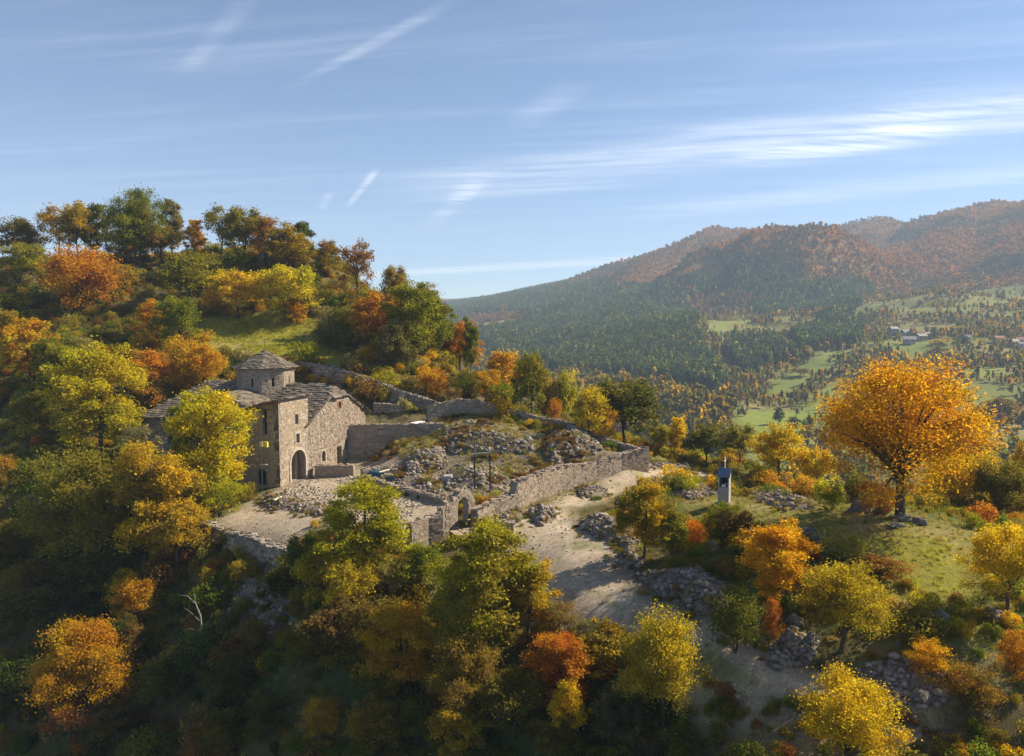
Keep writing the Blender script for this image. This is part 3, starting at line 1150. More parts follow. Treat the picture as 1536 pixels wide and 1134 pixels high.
ZR = 10.55
EH, RT = 6.2, 12.5           # eave height, t of the ridge
south = [ch(5.1, -.3, EH), ch(10.4, -.3, 9.25), ch(RT, 1.3, ZR), ch(RT, 21, ZR), ch(5.1, 26.8, EH)]
fr = frame3(south[0], south[4], UP)
fr = Frame(south[4], (south[0] - south[4]), ch(RT, 10, ZR) - ch(5.1, 10, EH))
roof_plane(church, fr, loop2(fr, south))
north = [ch(19.9, -.3, EH - .1), ch(14.75, -.3, 9.25), ch(RT, 1.3, ZR), ch(RT, 21, ZR), ch(19.9, 26.8, EH - .1)]
fr = Frame(north[0], (north[4] - north[0]), ch(RT, 10, ZR) - ch(19.9, 10, EH - .1))
roof_plane(church, fr, loop2(fr, north))
hip = [ch(10.4, -.34, 9.24), ch(14.75, -.34, 9.24), ch(RT, 1.3, ZR)]
fr = Frame(hip[0], hip[1] - hip[0], hip[2] - (hip[0] + hip[1]) / 2)
roof_plane(church, fr, loop2(fr, hip))
hip = [ch(19.9, 26.8, EH), ch(5.1, 26.8, EH), ch(RT, 21, ZR)]
fr = Frame(hip[0], hip[1] - hip[0], hip[2] - (hip[0] + hip[1]) / 2)
roof_plane(church, fr, loop2(fr, hip))

a_fr = Frame(ch(4.7, 16.4, 0), n2, UP)      # its a runs from s=16.4 down to s=6.1
face(church, 'arm_wall', a_fr, [(0, -3.5), (10.3, -3.5), (10.3, 7.5), (5.15, 9.6), (0, 7.5)], [], 1.0, course=.28, length=.55)
AR = [ch(4.2, 11.3, 9.95), ch(12.4, 11.3, 9.95)]
for s_e in (5.9, 16.7):
    pts = [ch(4.2, s_e, 7.55), ch(12.4, s_e, 7.55), AR[1], AR[0]]
    if s_e < 11:
        fr = Frame(pts[0], pts[1] - pts[0], pts[3] - pts[0])
    else:
        fr = Frame(pts[1], pts[0] - pts[1], pts[3] - pts[0])
    roof_plane(church, fr, loop2(fr, pts))

# the drum and its cap
dc = ch(RT, 11.4, 0)
rv = Vector((.94, .345, 0)).normalized()
tv = Vector((rv.y, -rv.x, 0))
RD = 3.75


def oct_(k, r, z):
    a = math.radians(9 + 45 * k)
    return dc + (rv * math.cos(a) + tv * math.sin(a)) * r + UP * z


drum = part(MB().build('drum_floor', M['mortar']), church)
bpy.data.objects.remove(drum)
for k in range(8):
    p0, p1 = oct_(k, RD, 8.6), oct_(k + 1, RD, 8.6)
    mid = (p0 + p1) / 2 - dc
    fr = Frame(p0, p1 - p0, UP)
    if fr.n.dot(mid) < 0:
        p0, p1 = p1, p0
        fr = Frame(p0, p1 - p0, UP)
    w = (p1 - p0).length
    front = mid.normalized().dot(tv) > -.2
    face(church, 'drum_wall', fr, [(0, 0), (w, 0), (w, 4.2), (0, 4.2)], [rect_loop(w / 2, 1.75, .34, 1.15)] if front else [], .45, course=.24, length=.42, proud=.035)
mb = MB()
mb.tube([dc + UP * 8.0, dc + UP * 12.4], RD * .82, 8)  # added dark liner behind the slits, inner shade put into its colour
part(mb.build('unlit_drum_liner', M['dark']), church)
for k in range(8):
    p0, p1 = oct_(k, 4.3, 12.75), oct_(k + 1, 4.3, 12.75)
    ap = dc + UP * 15.0
    fr = Frame(p0, p1 - p0, ap - (p0 + p1) / 2)
    if fr.n.z < 0:
        p0, p1 = p1, p0
        fr = Frame(p0, p1 - p0, ap - (p0 + p1) / 2)
    roof_plane(church, fr, loop2(fr, [p0, p1, ap]), 'dome_roof', .1, .36, .5)
mb = MB()
mb.tube([dc + UP * 14.9, dc + UP * 16.6], .035, 6)
mb.bar(dc + UP * 16.1 - n2 * .3, dc + UP * 16.1 + n2 * .3, .05)
part(mb.build('roof_cross', M['steel']), church)

# ------------------------------------------------------------------ gate tower
tower = thing('gate_tower', 'tall square stone gate tower with arched passage and timber eaves', 'tower', ch(2.8, 3, 0))
tf = Frame(ch(0, 0, 0), u2, UP)
arch = arch_loop(3.5, -.3, 2.9, 2.15, 12)
win_u = rect_loop(3.45, 6.75, .62, 1.2)
niche = rect_loop(3.5, 4.45, .72, 1.15)
f_out = [(0, -.6), (5.7, -.6), (5.7, 9.95), (0, 9.95)]
# the niche is only a shallow recess: its back is set in below
face(tower, 'front_wall', tf, f_out, [arch, win_u, niche], .8, 'stone_warm', .33, .62, .035)
surround(tower, tf, arch[2:], .30, M['stone_pale'], 'arch_ring', .10, closed=False)
for sx in (-1, 1):
    mb = MB()
    for i in range(6):
        mb.box(tf.p(3.5 + sx * (1.45 + .15), -.3 + 2.45 * (i + .5) / 6, .03), (.3, .14, 2.45 / 6 - .02), (u2, n2, UP), .012)
    part(mb.build('arch_jamb', M['stone_pale']), tower, kind='stuff')
surround(tower, tf, niche, .17, M['stone_pale'], 'niche_frame', .08)
mb = MB()
mb.box(tf.p(3.5, 5.05, -.3), (.8, .1, 1.3), (u2, n2, UP))
part(mb.build('niche_back', M['stone_warm']), tower)
mb = MB()
mb.box(tf.p(3.45, 7.35, -.35), (.7, .08, 1.3), (u2, n2, UP))
part(mb.build('window_shutter', M['tiles']), tower)
lf = Frame(ch(0, 6.0, 0), n2, UP)     # a = 6 - s
slit = rect_loop(4.05, 5.95, .62, 2.85)
low = arch_loop(3.4, -.15, 1.3, 1.15, 8)
l_out = [(0, -3.2), (5.98, -3.2), (5.98, 9.95), (0, 8.45)]
face(tower, 'side_wall', lf, l_out, [slit, low], .78, 'stone_warm', .33, .6, .035)
rf_ = Frame(ch(5.7, 0.8, 0), -n2, UP)
part(holed_wall('back_wall', rf_, [(0, -.6), (5.2, -.6), (5.2, 8.4), (0, 9.7)], [], .7, M['mortar'], None), tower)
lfw = Frame(ch(5.0, 6.0, 0), -u2, UP)
part(holed_wall('rear_wall', lfw, [(0, -3), (4.2, -3), (4.2, 8.4), (0, 8.4)], [], .7, M['mortar'], None), tower)
mb = MB()
mb.box(ch(2.9, 3.1, -.35), (4.3, 4.6, .3), (u2, n2, UP))
part(mb.build('passage_floor', M['stone']), tower)
mb = MB()
mb.box(ch(4.4, 2.6, 1.9), (.5, 3.4, 4.4), (u2, n2, UP))
pw = part(mb.build('passage_wall', M['stone_warm']), tower)
mb = MB()
mb.box(ch(2.9, 3.1, 4.35), (4.2, 4.5, .3), (u2, n2, UP))
part(mb.build('passage_ceiling', M['wood']), tower)
rt = [ch(-.55, 7.6, 8.2), ch(-.55, -.5, 10.2), ch(6.1, -.5, 10.2), ch(6.1, 7.6, 8.2)]
fr = Frame(rt[0], rt[3] - rt[0], rt[1] - rt[0])
if fr.n.z < 0:
    fr = Frame(rt[3], rt[0] - rt[3], rt[1] - rt[0])
roof_plane(tower, fr, loop2(fr, rt), 'roof', .1, .46, .7)
mb = MB()
mb.bar(ch(-.5, 7.4, 8.08), ch(-.5, -.4, 10.02), .10, .22)
part(mb.build('eave_board', M['wood']), tower)
for s in (.6, 4.3):
    zt = 10.0 - .25 * s
    mb = MB()
    mb.bar(ch(-.04, s, zt - 1.3), ch(-.48, s - .25, zt - .2), .12, .14)
    part(mb.build('eave_bracket', M['wood']), tower)
mb = MB()
mb.bar(ch(-.05, 3.2, 8.9), ch(-.05, .9, 8.9), .1, .14)
part(mb.build('lintel_beam', M['wood']), tower)
for zc_, s1 in ((5.35, 5.9), (2.55, 5.9)):
    mb = MB()
    mb.bar(ch(-.08, s1, zc_), ch(-.08, .05, zc_), .1, .13)
    part(mb.build('string_course', M['stone_warm']), tower)
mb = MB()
mb.box(ch(.4, 2.6, .9), (1.5, .08, 2.4), (n2, u2, UP))  # dark sheet in the low arched opening, shade put into its colour
part(mb.build('unlit_window_sheet', M['dark']), tower)
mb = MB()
mb.box(ch(.45, 1.95, 7.35), (.9, .06, 3.1), (n2, u2, UP))  # dark sheet fills the tall slit, standing in for the unlit inside
part(mb.build('unlit_window_sheet', M['dark']), tower)

# scaffold pole with two lamps in front of the tower
pb = ch(-1.0, 1.75, 0)
pz = hz(pb.x, pb.y)
pole = thing('lamp_pole', 'thin teal pole with two floodlights standing before the tower', 'pole', (pb.x, pb.y, pz))
mb = MB()
mb.tube([(pb.x, pb.y, pz - .2), (pb.x, pb.y, 5.45)], .06, 8)
part(mb.build('pole', M['teal']), pole)
mb = MB()
mb.bar(Vector((pb.x, pb.y, 5.4)) - n2 * 3.2, Vector((pb.x, pb.y, 5.4)) + n2 * .2, .07)
part(mb.build('crossbar', M['teal']), pole)
mb = MB()
mb.bar(Vector((pb.x, pb.y, 2.55)) - n2 * .25, Vector((pb.x, pb.y, 2.6)) + n2 * .75, .09)
part(mb.build('crossbar', M['white']), pole)
for d, mt in ((.12, 'cream'), (.78, 'yellow')):
    c = Vector((pb.x, pb.y, 4.98)) + n2 * d - u2 * .1
    mb = MB()
    mb.box(c, (.42, .22, .62), (n2, -u2, UP))
    mb.box(c - UP * .02 - u2 * .13, (.30, .03, .48), (n2, -u2, UP))
    mb.bar(c + u2 * .1 + UP * .25, Vector((pb.x, pb.y, 5.3)), .05)
    part(mb.build('floodlight', M[mt]), pole)

# ------------------------------------------------------------------ stone walls
def offset_line(pts, d):
    out = []
    for i, p in enumerate(pts):
        a, b = Vector(pts[max(i - 1, 0)][:2]), Vector(pts[min(i + 1, len(pts) - 1)][:2])
        t = (b - a).normalized()
        out.append(Vector((p[0] - t.y * d, p[1] + t.x * d)))
    return out


def stone_wall(label, pts, thick=.7, mat='stone', course=.2, length=.4, name='stone_wall', group=None, cap=True, ragged=.18, holes=None, step=2.2):
    """pts: (x, y, bottom z, top z) along the line of the wall"""
    P = [np.array(p, float) for p in pts]
    # finer stations, so that the top can be uneven
    Q = []
    for i in range(len(P) - 1):
        L = np.hypot(*(P[i + 1] - P[i])[:2])
        k = max(1, int(L / step))
        for j in range(k):
            Q.append(P[i] + (P[i + 1] - P[i]) * j / k)
    Q.append(P[-1])
    for q in Q[1:-1]:
        q[3] += random.uniform(-ragged, ragged)
    root = thing(name, label, 'wall', (P[0][0], P[0][1], P[0][2]), group=group)
    root['kind'] = 'thing'
    l, r = offset_line(Q, thick / 2), offset_line(Q, -thick / 2)
    mb = MB()
    for i in range(len(Q) - 1):
        a, b = Q[i], Q[i + 1]
        mb.hexa([(l[i].x, l[i].y, a[2] - .6), (r[i].x, r[i].y, a[2] - .6), (r[i + 1].x, r[i + 1].y, b[2] - .6), (l[i + 1].x, l[i + 1].y, b[2] - .6),
                 (l[i].x, l[i].y, a[3]), (r[i].x, r[i].y, a[3]), (r[i + 1].x, r[i + 1].y, b[3]), (l[i + 1].x, l[i + 1].y, b[3])])
    core = part(mb.build('wall_core', M['mortar']), root)
    mb = MB()
    for i in range(len(Q) - 1):
        a, b = Q[i], Q[i + 1]
        for side in (0, 1):
            p0, p1 = (l[i + 1], l[i]) if side == 0 else (r[i], r[i + 1])
            z0, z1 = (b, a) if side == 0 else (a, b)
            zb = min(z0[2], z1[2]) - .3
            fr = Frame((p0.x, p0.y, zb), (p1.x - p0.x, p1.y - p0.y, 0), UP)
            w = math.hypot(p1.x - p0.x, p1.y - p0.y)
            if w < .1:
                continue
            lay_stones(mb, fr, [(-.12, 0), (w + .12, 0), (w + .12, z1[3] - zb + .12), (-.12, z0[3] - zb + .12)], [], course, length * 1.25, .035, .012, .7)
        if cap:
            n = max(2, int(np.hypot(*(b - a)[:2]) / .36))
            for k in range(n):
                for q in range(2):
                    f = (k + random.random()) / n
                    c = a + (b - a) * f
                    o = random.uniform(-.5, .5) * thick
                    t = (b - a)[:2] / (np.hypot(*(b - a)[:2]) + 1e-6)
                    mb.box((c[0] - t[1] * o, c[1] + t[0] * o, c[3] + random.uniform(-.04, .09)), (random.uniform(.25, .5), random.uniform(.22, .4), random.uniform(.08, .2)), None, .05)
    for q, k in ((Q[0], 0), (Q[-1], len(Q) - 1)):
        # end faces
        d = (Vector(Q[0][:2]) - Vector(Q[1][:2])) if k == 0 else (Vector(Q[-1][:2]) - Vector(Q[-2][:2]))
        d.normalize()
        ex = Vector((-d.y, d.x, 0))
        fr = Frame(Vector((q[0], q[1], q[2] - .3)) - ex * thick / 2, ex, UP)
        lay_stones(mb, fr, [(0, 0), (thick, 0), (thick, q[3] - q[2] + .35), (0, q[3] - q[2] + .35)], [], course, length * .8, .05)
    s = mb.build('stonework', M[mat])
    s.parent = core
    tag(s, kind='stuff')
    return root


def wpt(px, py, z, top_py):
    """a station of a wall: its foot at height z under pixel (px,py), its top seen at top_py"""
    p = atz(px, py, z)
    t = atY(px, top_py, p.y)
    return (p.x, p.y, z, t.z)


# enclosure wall in front: from the far corner to the ruined doorway
stone_wall('long grey enclosure wall running from its tall far corner down to the ruined doorway',
           [wpt(970, 713, 0, 671), wpt(930, 718, 0, 682), wpt(890, 726, 0, 694), wpt(855, 736, 0, 698), wpt(835, 742, 0, 700), wpt(800, 755, 0, 712), wpt(772, 769, 0, 722), wpt(768, 770, 0, 742), wpt(735, 781, 0, 754), wpt(712, 792, 0, 765)], .8, ragged=.1)
stone_wall('enclosure wall returning behind the far corner, ruins heaped against it',
           [wpt(966, 713, 0, 673), (13.0, 95.5, .5, 3.4), (9.2, 99.0, 2.2, 4.4)], .7, ragged=.15)
stone_wall('low far enclosure wall descending behind the rubble from its square end to the dark ruin',
           [(-12.2, 104.5, 4.8, 6.6), (-8.0, 106.2, 5.6, 7.6), (-5.5, 106.6, 5.2, 7.4), (0.5, 105.2, 4.4, 6.0), (4.0, 104.0, 3.8, 5.3), (8.5, 102.0, 3.2, 4.7)], .7, ragged=.08)
pts = []
for px, py, Y, hgt in CLIMB:
    p = atY(px, py, Y)
    pts.append((p.x, p.y, p.z - hgt, p.z))
stone_wall('long rough wall climbing the meadow behind the church', pts, .9, 'rubble', .24, .42, ragged=.12)
# retaining walls around the yard
r0 = ch(15.2, .1, 0)
stone_wall('high shaded retaining wall joined square to the church gable',
           [(r0.x, r0.y, 0, 4.95), (-17.0, 99.0, 0, 4.95), (-12.3, 99.6, .4, 4.95), (-9.5, 100.6, 2.0, 4.9)], .8, ragged=.03, course=.3, length=.6)
stone_wall('low inner wall on the grass terrace under the long climbing wall',
           [(-20.4, 107.5, 4.8, 6.9), (-16.5, 107.8, 4.8, 6.5), (-12.5, 108.0, 5.0, 6.4)], .6, ragged=.05)
p0, p1 = atz(474, 712, 0), atz(531, 712, 0)
stone_wall('low squared parapet wall beside the tower archway', [(p0.x, p0.y, 0, 1.15), (p1.x, p1.y, 0, 1.2)], .9, 'stone_warm', ragged=.03)
p0, p1 = atz(543, 718, 0.1), atz(566, 714, .2)
stone_wall('short parapet stub next to the blue tarpaulin', [(p0.x, p0.y, 0, 1.2), (p1.x, p1.y, .1, 1.3)], .8, 'stone_warm', ragged=.05)
# ruined doorway group
stone_wall('low plastered wall in front of the ruined doorway, white board before it', [wpt(614, 822, -.6, 785), wpt(640, 812, -.5, 776), wpt(660, 806, -.3, 770)], .7, 'concrete' if False else 'stone', ragged=.04)
stone_wall('short low wall jutting out right of the ruined doorway', [wpt(722, 800, 0, 780), wpt(745, 798, 0, 781), wpt(768, 796, 0, 784)], .9, ragged=.03)
stone_wall('low dark wall crossing the courtyard beside the pale cobbles', [wpt(548, 722, .1, 714), wpt(590, 735, .1, 727), wpt(628, 748, .1, 738), wpt(668, 760, .1, 748)], .6, ragged=.05)
# terrace edge
eM = [eL + (eR - eL) * f for f in (0, .2, .4, .6, .8, 1)]
stone_wall('ruined stone edge of the lower terrace above the dark slope', [(p.x, p.y, -5.2 - .3 * math.sin(i * 2), -1.15 + .12 * math.cos(i * 2.3)) for i, p in enumerate(eM)], .9, 'rubble', .26, .45, ragged=.2)

# ruined doorway
dA, dB = atz(683, 793, 0), atz(709, 793, 0)
dd = (dB - dA)
dd = Vector((.62, .78, 0)).normalized()
gate = thing('ruined_doorway', 'ruined arched stone doorway standing alone in the enclosure wall', 'doorway', (dA.x, dA.y, 0))
df = Frame(Vector((dA.x, dA.y, 0)) - dd * .75, dd, UP)
hole = arch_loop(1.85, -.1, 1.45, 2.05, 8)
out_l = [(-.9, -.6), (3.5, -.6), (3.5, 2.2), (3.0, 3.1), (2.4, 3.5), (1.6, 3.45), (.9, 2.9), (.4, 2.5), (-.3, 2.65), (-.9, 2.3)]
face(gate, 'arch_wall', df, out_l, [hole], .7, 'stone', .26, .42, .05)
mb = MB()
bf = Frame(df.p(3.5, 0, -.7), -dd, UP)
lay_stones(mb, bf, [(4.4 - (a + .9) , b) for a, b in out_l], [[(4.4 - (a + .9), b) for a, b in hole]], .26, .42, .05)
for k in range(26):
    a, b = random.choice(out_l[2:])
    q = df.p(a + random.uniform(-.4, .4), b + .03, -.35 + random.uniform(-.3, .3))
    mb.box(q, (random.uniform(.25, .5), random.uniform(.25, .4), random.uniform(.12, .25)), (dd, df.n, UP), .06)
s = mb.build('stonework', M['stone'])
part(s, gate, kind='stuff')
# blue pipe at the wall, white board and step blocks
bp = atz(662, 792, -.3)
fb = thing('water_pipe', 'blue upright water pipe at the wall left of the ruined doorway', 'pipe', (bp.x, bp.y, -.4))
mb = MB()
mb.tube([(bp.x, bp.y - .2, -.6), (bp.x, bp.y - .2, 1.0)], .17, 8)
part(mb.build('pipe', M['blue_tarp']), fb)
mb = MB()
mb.tube([(bp.x, bp.y - .2, 1.02), (bp.x, bp.y - .2, 2.1)], .09, 8)
part(mb.build('pipe_neck', M['wood']), fb)
bw = atz(660, 801, -.6)
board = thing('sign_board', 'blank white board leaning low before the ruined doorway', 'board', (bw.x, bw.y, -.7))
mb = MB()
ax = (Vector((.95, .3, 0)).normalized(), Vector((-.25, .8, .55)).normalized(), None)
ax = (ax[0], ax[1], ax[0].cross(ax[1]).normalized())
mb.box((bw.x, bw.y, -.35), (.95, .75, .05), ax)
part(mb.build('panel', M['white']), board)
mb = MB()
mb.tube([(bw.x, bw.y, -.9), (bw.x, bw.y + .1, -.38)], .04, 6)
part(mb.build('post', M['steel']), board)
for lab, px, py, zz, sz, rz in (('square pale stone plinth before the ruined doorway', 700, 808, -.2, (2.6, 2.0, .9), .5), ('small stacked stone slab block between white board and doorway', 677, 798, -.25, (1.3, .9, .45), .3)):
    p = atz(px, py, zz)
    t = thing('stone_plinth', lab, 'stone block', (p.x, p.y, zz - .4), rz)
    mb = MB()
    mb.box((0, 0, .3), (sz[0], sz[1], sz[2] + .3), None, .05)
    o = mb.build('block', M['mortar'], t)
    mb = MB()
    for i in range(3):
        mb.box(((i - 1) * sz[0] / 3, random.uniform(-.05, .05), .3 + sz[2] / 2 + .22), (sz[0] / 3.1, sz[1] * random.uniform(.85, 1.05), .14), None, .04)
    mb.build('cover_slab', M['stone_warm'], t)
tag(bpy.data.objects['cover_slab'], kind=None)

# metal gate frame inside the enclosure
ga, gb_ = atz(712, 746, .55), atz(735, 746, .55)
gfr = thing('metal_frame', 'dark metal goalpost frame standing in front of the rubble', 'frame', (ga.x, ga.y, .4))
zt = atY(712, 682, ga.y).z
for p in (ga, gb_):
    mb = MB()
    mb.bar((p.x, p.y, hz(p.x, p.y) - .3), (p.x, p.y, zt), .15)
    part(mb.build('post', M['steel']), gfr)
mb = MB()
mb.bar((ga.x - .25, ga.y, zt + .06), (gb_.x + .15, gb_.y + .3, zt + .18), .13)
part(mb.build('crossbar', M['concrete']), gfr)

# ------------------------------------------------------------------ roadside shrine
sp = atz(1086, 757, 2.0)
srz = math.radians(-24)
shrine = thing('shrine', 'narrow grey roadside shrine with blue tin roof and small cross', 'shrine', (sp.x, sp.y, hz(sp.x, sp.y)), srz)
k = .95
mb = MB()
mb.box((0, 0, .02), (1.7, 2.1, .28))
mb.build('plinth', M['mortar'], shrine)
mb = MB()
mb.box((0, 0, .95), (1.0, 1.35, 1.75))
mb.box((0, .60, 2.3), (1.0, .12, 1.1))
mb.box((-.43, 0, 2.3), (.12, 1.32, 1.1))
mb.box((.43, 0, 2.3), (.12, 1.32, 1.1))
mb.build('body', M['concrete'], shrine)
for sx in (1,):
    mb = MB()
    mb.poly_prism([(-.5, -.62, 2.86), (.5, -.62, 2.86), (.5, .62, 2.86), (-.5, .62, 2.86)], (0, 0, .04))
    mb.build('shelf', M['concrete'], shrine)
mb = MB()
mb.poly_prism([(-.50, -.6, 2.9), (-.50, .6, 2.9), (-.50, 0, 3.45)], (1.0, 0, 0))
mb.build('gable', M['concrete'], shrine)
for sgn in (-1, 1):
    mb = MB()
    mb.poly_prism([(-.57, sgn * .75, 2.76), (.57, sgn * .75, 2.76), (.57, 0, 3.52), (-.57, 0, 3.52)], (0, sgn * .012, .05))
    mb.build('roof', M['blue_tin'], shrine)
mb = MB()
mb.box((0, 0, 4.05), (.09, .09, 1.1))
mb.box((0, 0, 4.25), (.09, .5, .09))
mb.build('cross', M['white'], shrine)
mb = MB()
mb.box((0, -.45, 1.95), (.35, .3, .2), None, .03)
mb.box((.1, -.1, 1.98), (.16, .16, .3), None, .03)
mb.build('offering', M['white'], shrine)
mb = MB()
mb.box((0, .5, 2.3), (.6, .05, .7))
mb.build('icon_panel', M['dark'], shrine)

# ------------------------------------------------------------------ rubble
HEAPS = []


def on_heaps(X, Y):
    """ground with the heaps on it"""
    Z = height(X, Y)
    add = np.zeros_like(Z)
    for foot, hh, dm, sd in HEAPS:
        d_ = np.where(in_poly(X, Y, foot), poly_dist(X, Y, foot), 0)
        add = np.maximum(add, hh * np.clip(d_ / dm, 0, 1) ** .7 * (1 + .5 * fbm(X / 1.5 + sd, Y / 1.5, 3)))
    return Z + add


def rubble_heap(label, foot, n, height_, size, seed, mat='rubble', name='rubble_heap', cat='rubble', kind_only=False):
    """a heap on the polygon FOOT (world x,y): a low mound of earth with loose stones all over it"""
    r = np.random.default_rng(seed)
    xs, ys = [p[0] for p in foot], [p[1] for p in foot]
    cx, cyy = float(np.mean(xs)), float(np.mean(ys))
    root = thing(name, label, cat, (cx, cyy, hz(cx, cyy)))
    dmax = None
    # mound
    gx_, gy_ = np.meshgrid(np.linspace(min(xs) - .5, max(xs) + .5, 22), np.linspace(min(ys) - .5, max(ys) + .5, 22))
    ins = in_poly(gx_, gy_, foot)
    dd_ = np.where(ins, poly_dist(gx_, gy_, foot), -poly_dist(gx_, gy_, foot))
    dmax = max(dd_.max(), .3)
    prof = lambda d: np.clip(d / dmax, 0, 1) ** .7
    HEAPS.append((foot, height_, dmax, seed))
    zz = height(gx_, gy_) + height_ * prof(dd_) * (1 + .5 * fbm(gx_ / 1.5 + seed, gy_ / 1.5, 3)) - .03 - .5 * (dd_ < 0)
    ii_ = np.arange(gx_.size).reshape(gx_.shape)
    fq = np.stack([ii_[:-1, :-1], ii_[:-1, 1:], ii_[1:, 1:], ii_[1:, :-1]], -1).reshape(-1, 4)
    o = obj('mound', mesh_np('mound', np.stack([gx_.ravel(), gy_.ravel(), zz.ravel()], 1), fq, True), M['mound'])
    part(o, root)
    px_, py_ = r.uniform(min(xs), max(xs), n * 9), r.uniform(min(ys), max(ys), n * 9)
    k_ = in_poly(px_, py_, foot) & (r.random(n * 9) < np.clip(.5 + 3.2 * fbm(px_ / 1.3 + seed, py_ / 1.3, 3), .03, 1))
    px_, py_ = px_[k_][:n], py_[k_][:n]
    d_ = poly_dist(px_, py_, foot)
    sz = np.minimum(size * np.exp(r.normal(0, .6, len(px_))) * .33, size * 1.15)
    pz_ = height(px_, py_) + height_ * prof(d_) * (1 + .5 * fbm(px_ / 1.5 + seed, py_ / 1.5, 3)) + sz * .1 + r.uniform(0, .06, len(px_)) * height_
    o = obj('loose_stones', rocks_mesh('loose_stones', np.stack([px_, py_, pz_], 1), sz, seed), M[mat])
    part(o, root, kind='stuff')
    return root


M['gravel'] = stone_mat('gravel_stone', [(0, (.26, .215, .165)), (.6, (.38, .32, .25)), (1, (.48, .43, .36))])
M['mound'] = stone_mat('rubble_earth', [(0, (.19, .155, .12)), (1, (.19, .155, .12))], nscale=.9)


def wpoly(pts, z):
    return [tuple(atz(px, py, z))[:2] for px, py in pts]


def hpoly(pts):
    """foot of a heap from the places where the view meets the ground"""
    return [(h[0], h[1]) for h in hits(pts)]


heaps = [
    ('pale heap of loose building stone next to the retaining wall', [(590, 715), (612, 690), (640, 668), (668, 672), (672, 700), (640, 712), (610, 722)], 420, 1.7, .34),
    ('broad grey bank of loose stone across the top of the ruin', [(655, 668), (690, 650), (745, 648), (800, 662), (800, 682), (730, 680), (680, 682)], 480, 1.3, .34),
    ('dark heap of ruined masonry beside the far end of the enclosure wall', [(812, 680), (820, 655), (850, 645), (890, 660), (905, 680), (860, 694), (825, 698)], 420, 1.9, .38),
    ('pale stones tumbling down behind the metal frame', [(660, 715), (690, 695), (740, 700), (765, 720), (760, 745), (715, 750), (670, 735)], 420, 1.2, .32),
    ('stony bank sloping down to the low dark courtyard wall', [(560, 720), (575, 700), (620, 705), (660, 720), (668, 748), (620, 742), (580, 728)], 260, .7, .28),
    ('rubble step under the high retaining wall', [(640, 650), (660, 640), (720, 632), (760, 640), (700, 650), (660, 660)], 160, .8, .3),
    ('collapsed rubble edge between terrace and cobbled yard', [(392, 756), (402, 742), (440, 750), (490, 762), (505, 772), (470, 776), (430, 764), (408, 768)], 200, .6, .24),
    ('scatter of small stones at the foot of the ruined doorway wall', [(735, 775), (760, 765), (785, 768), (780, 785), (750, 788)], 140, .5, .24),
    ('low spoil heap in the shade of the tall enclosure wall', [(862, 738), (885, 728), (912, 735), (905, 748), (870, 748)], 120, .7, .24),
    ('dark brown slab pile alone on the dirt beside the enclosure wall', [(790, 775), (805, 762), (832, 765), (835, 780), (810, 790)], 150, 1.1, .33),
    ('loose stones along the grass left of the shrine', [(1005, 742), (1030, 728), (1075, 728), (1078, 742), (1040, 752)], 220, .7, .27),
    ('long spill of loose stones right of the shrine', [(1095, 740), (1110, 722), (1150, 728), (1190, 742), (1225, 762), (1180, 768), (1130, 752)], 460, 1.0, .28),
    ('dark stone strip in the dry grass behind the enclosure corner', [(972, 702), (990, 693), (1035, 697), (1040, 705), (1000, 707)], 120, .5, .25),
    ('curved dry stone bank where the track bends below the orange shrub', [(868, 790), (890, 778), (930, 785), (958, 808), (950, 830), (915, 815), (880, 802)], 420, 1.3, .30),
    ('grey scree bank rising beside the shaded track', [(945, 858), (990, 862), (1040, 850), (1095, 880), (1100, 915), (1050, 925), (990, 895)], 620, 1.2, .27),
    ('bluish stones strewn along the shaded kerb of the track', [(925, 835), (945, 822), (965, 850), (950, 865), (935, 860)], 120, .5, .28),
    ('small stones fallen below the pale rock outcrop', [(1150, 975), (1190, 945), (1230, 965), (1215, 1000), (1170, 1005)], 130, .5, .3),
    ('scattered stones over the shaded slope low on the knoll', [(1280, 1010), (1340, 985), (1440, 1000), (1420, 1060), (1330, 1060)], 260, .4, .26),
    ('grey scree below the terrace on the dark slope', [(330, 900), (380, 870), (430, 900), (420, 960), (350, 960)], 240, .3, .3),
]
for i, (lab, pix, n, hh, ss) in enumerate(heaps):
    rubble_heap(lab, hpoly(pix), int(n * 2.5), hh * .85, ss, 100 + i)

# single boulders and outcrops
def boulder_mesh(seed, n=3):
    r = np.random.default_rng(seed)
    bm = bmesh.new()
    bmesh.ops.create_icosphere(bm, subdivisions=4, radius=1)
    off = r.uniform(0, 100, 3)
    from mathutils import noise as mn
    planes = [(Vector(r.normal(0, 1, 3)).normalized(), r.uniform(.5, .8)) for _ in range(14)]
    for v in bm.verts:
        p = v.co.copy()
        d = 1.0
        for q, lim in planes:
            k_ = p.dot(q)
            if k_ > lim:
                d = min(d, lim / k_)
        o3 = Vector(off)
        d *= 1 + .20 * mn.fractal(p * 1.7 + o3, 1, 2, 6) + .10 * (abs(mn.noise(p * 3.1 + o3)) - .2)
        v.co = p * d
    me = bpy.data.meshes.new('boulder')
    bm.to_mesh(me)
    bm.free()
    me.materials.append(M['rock'])
    return me


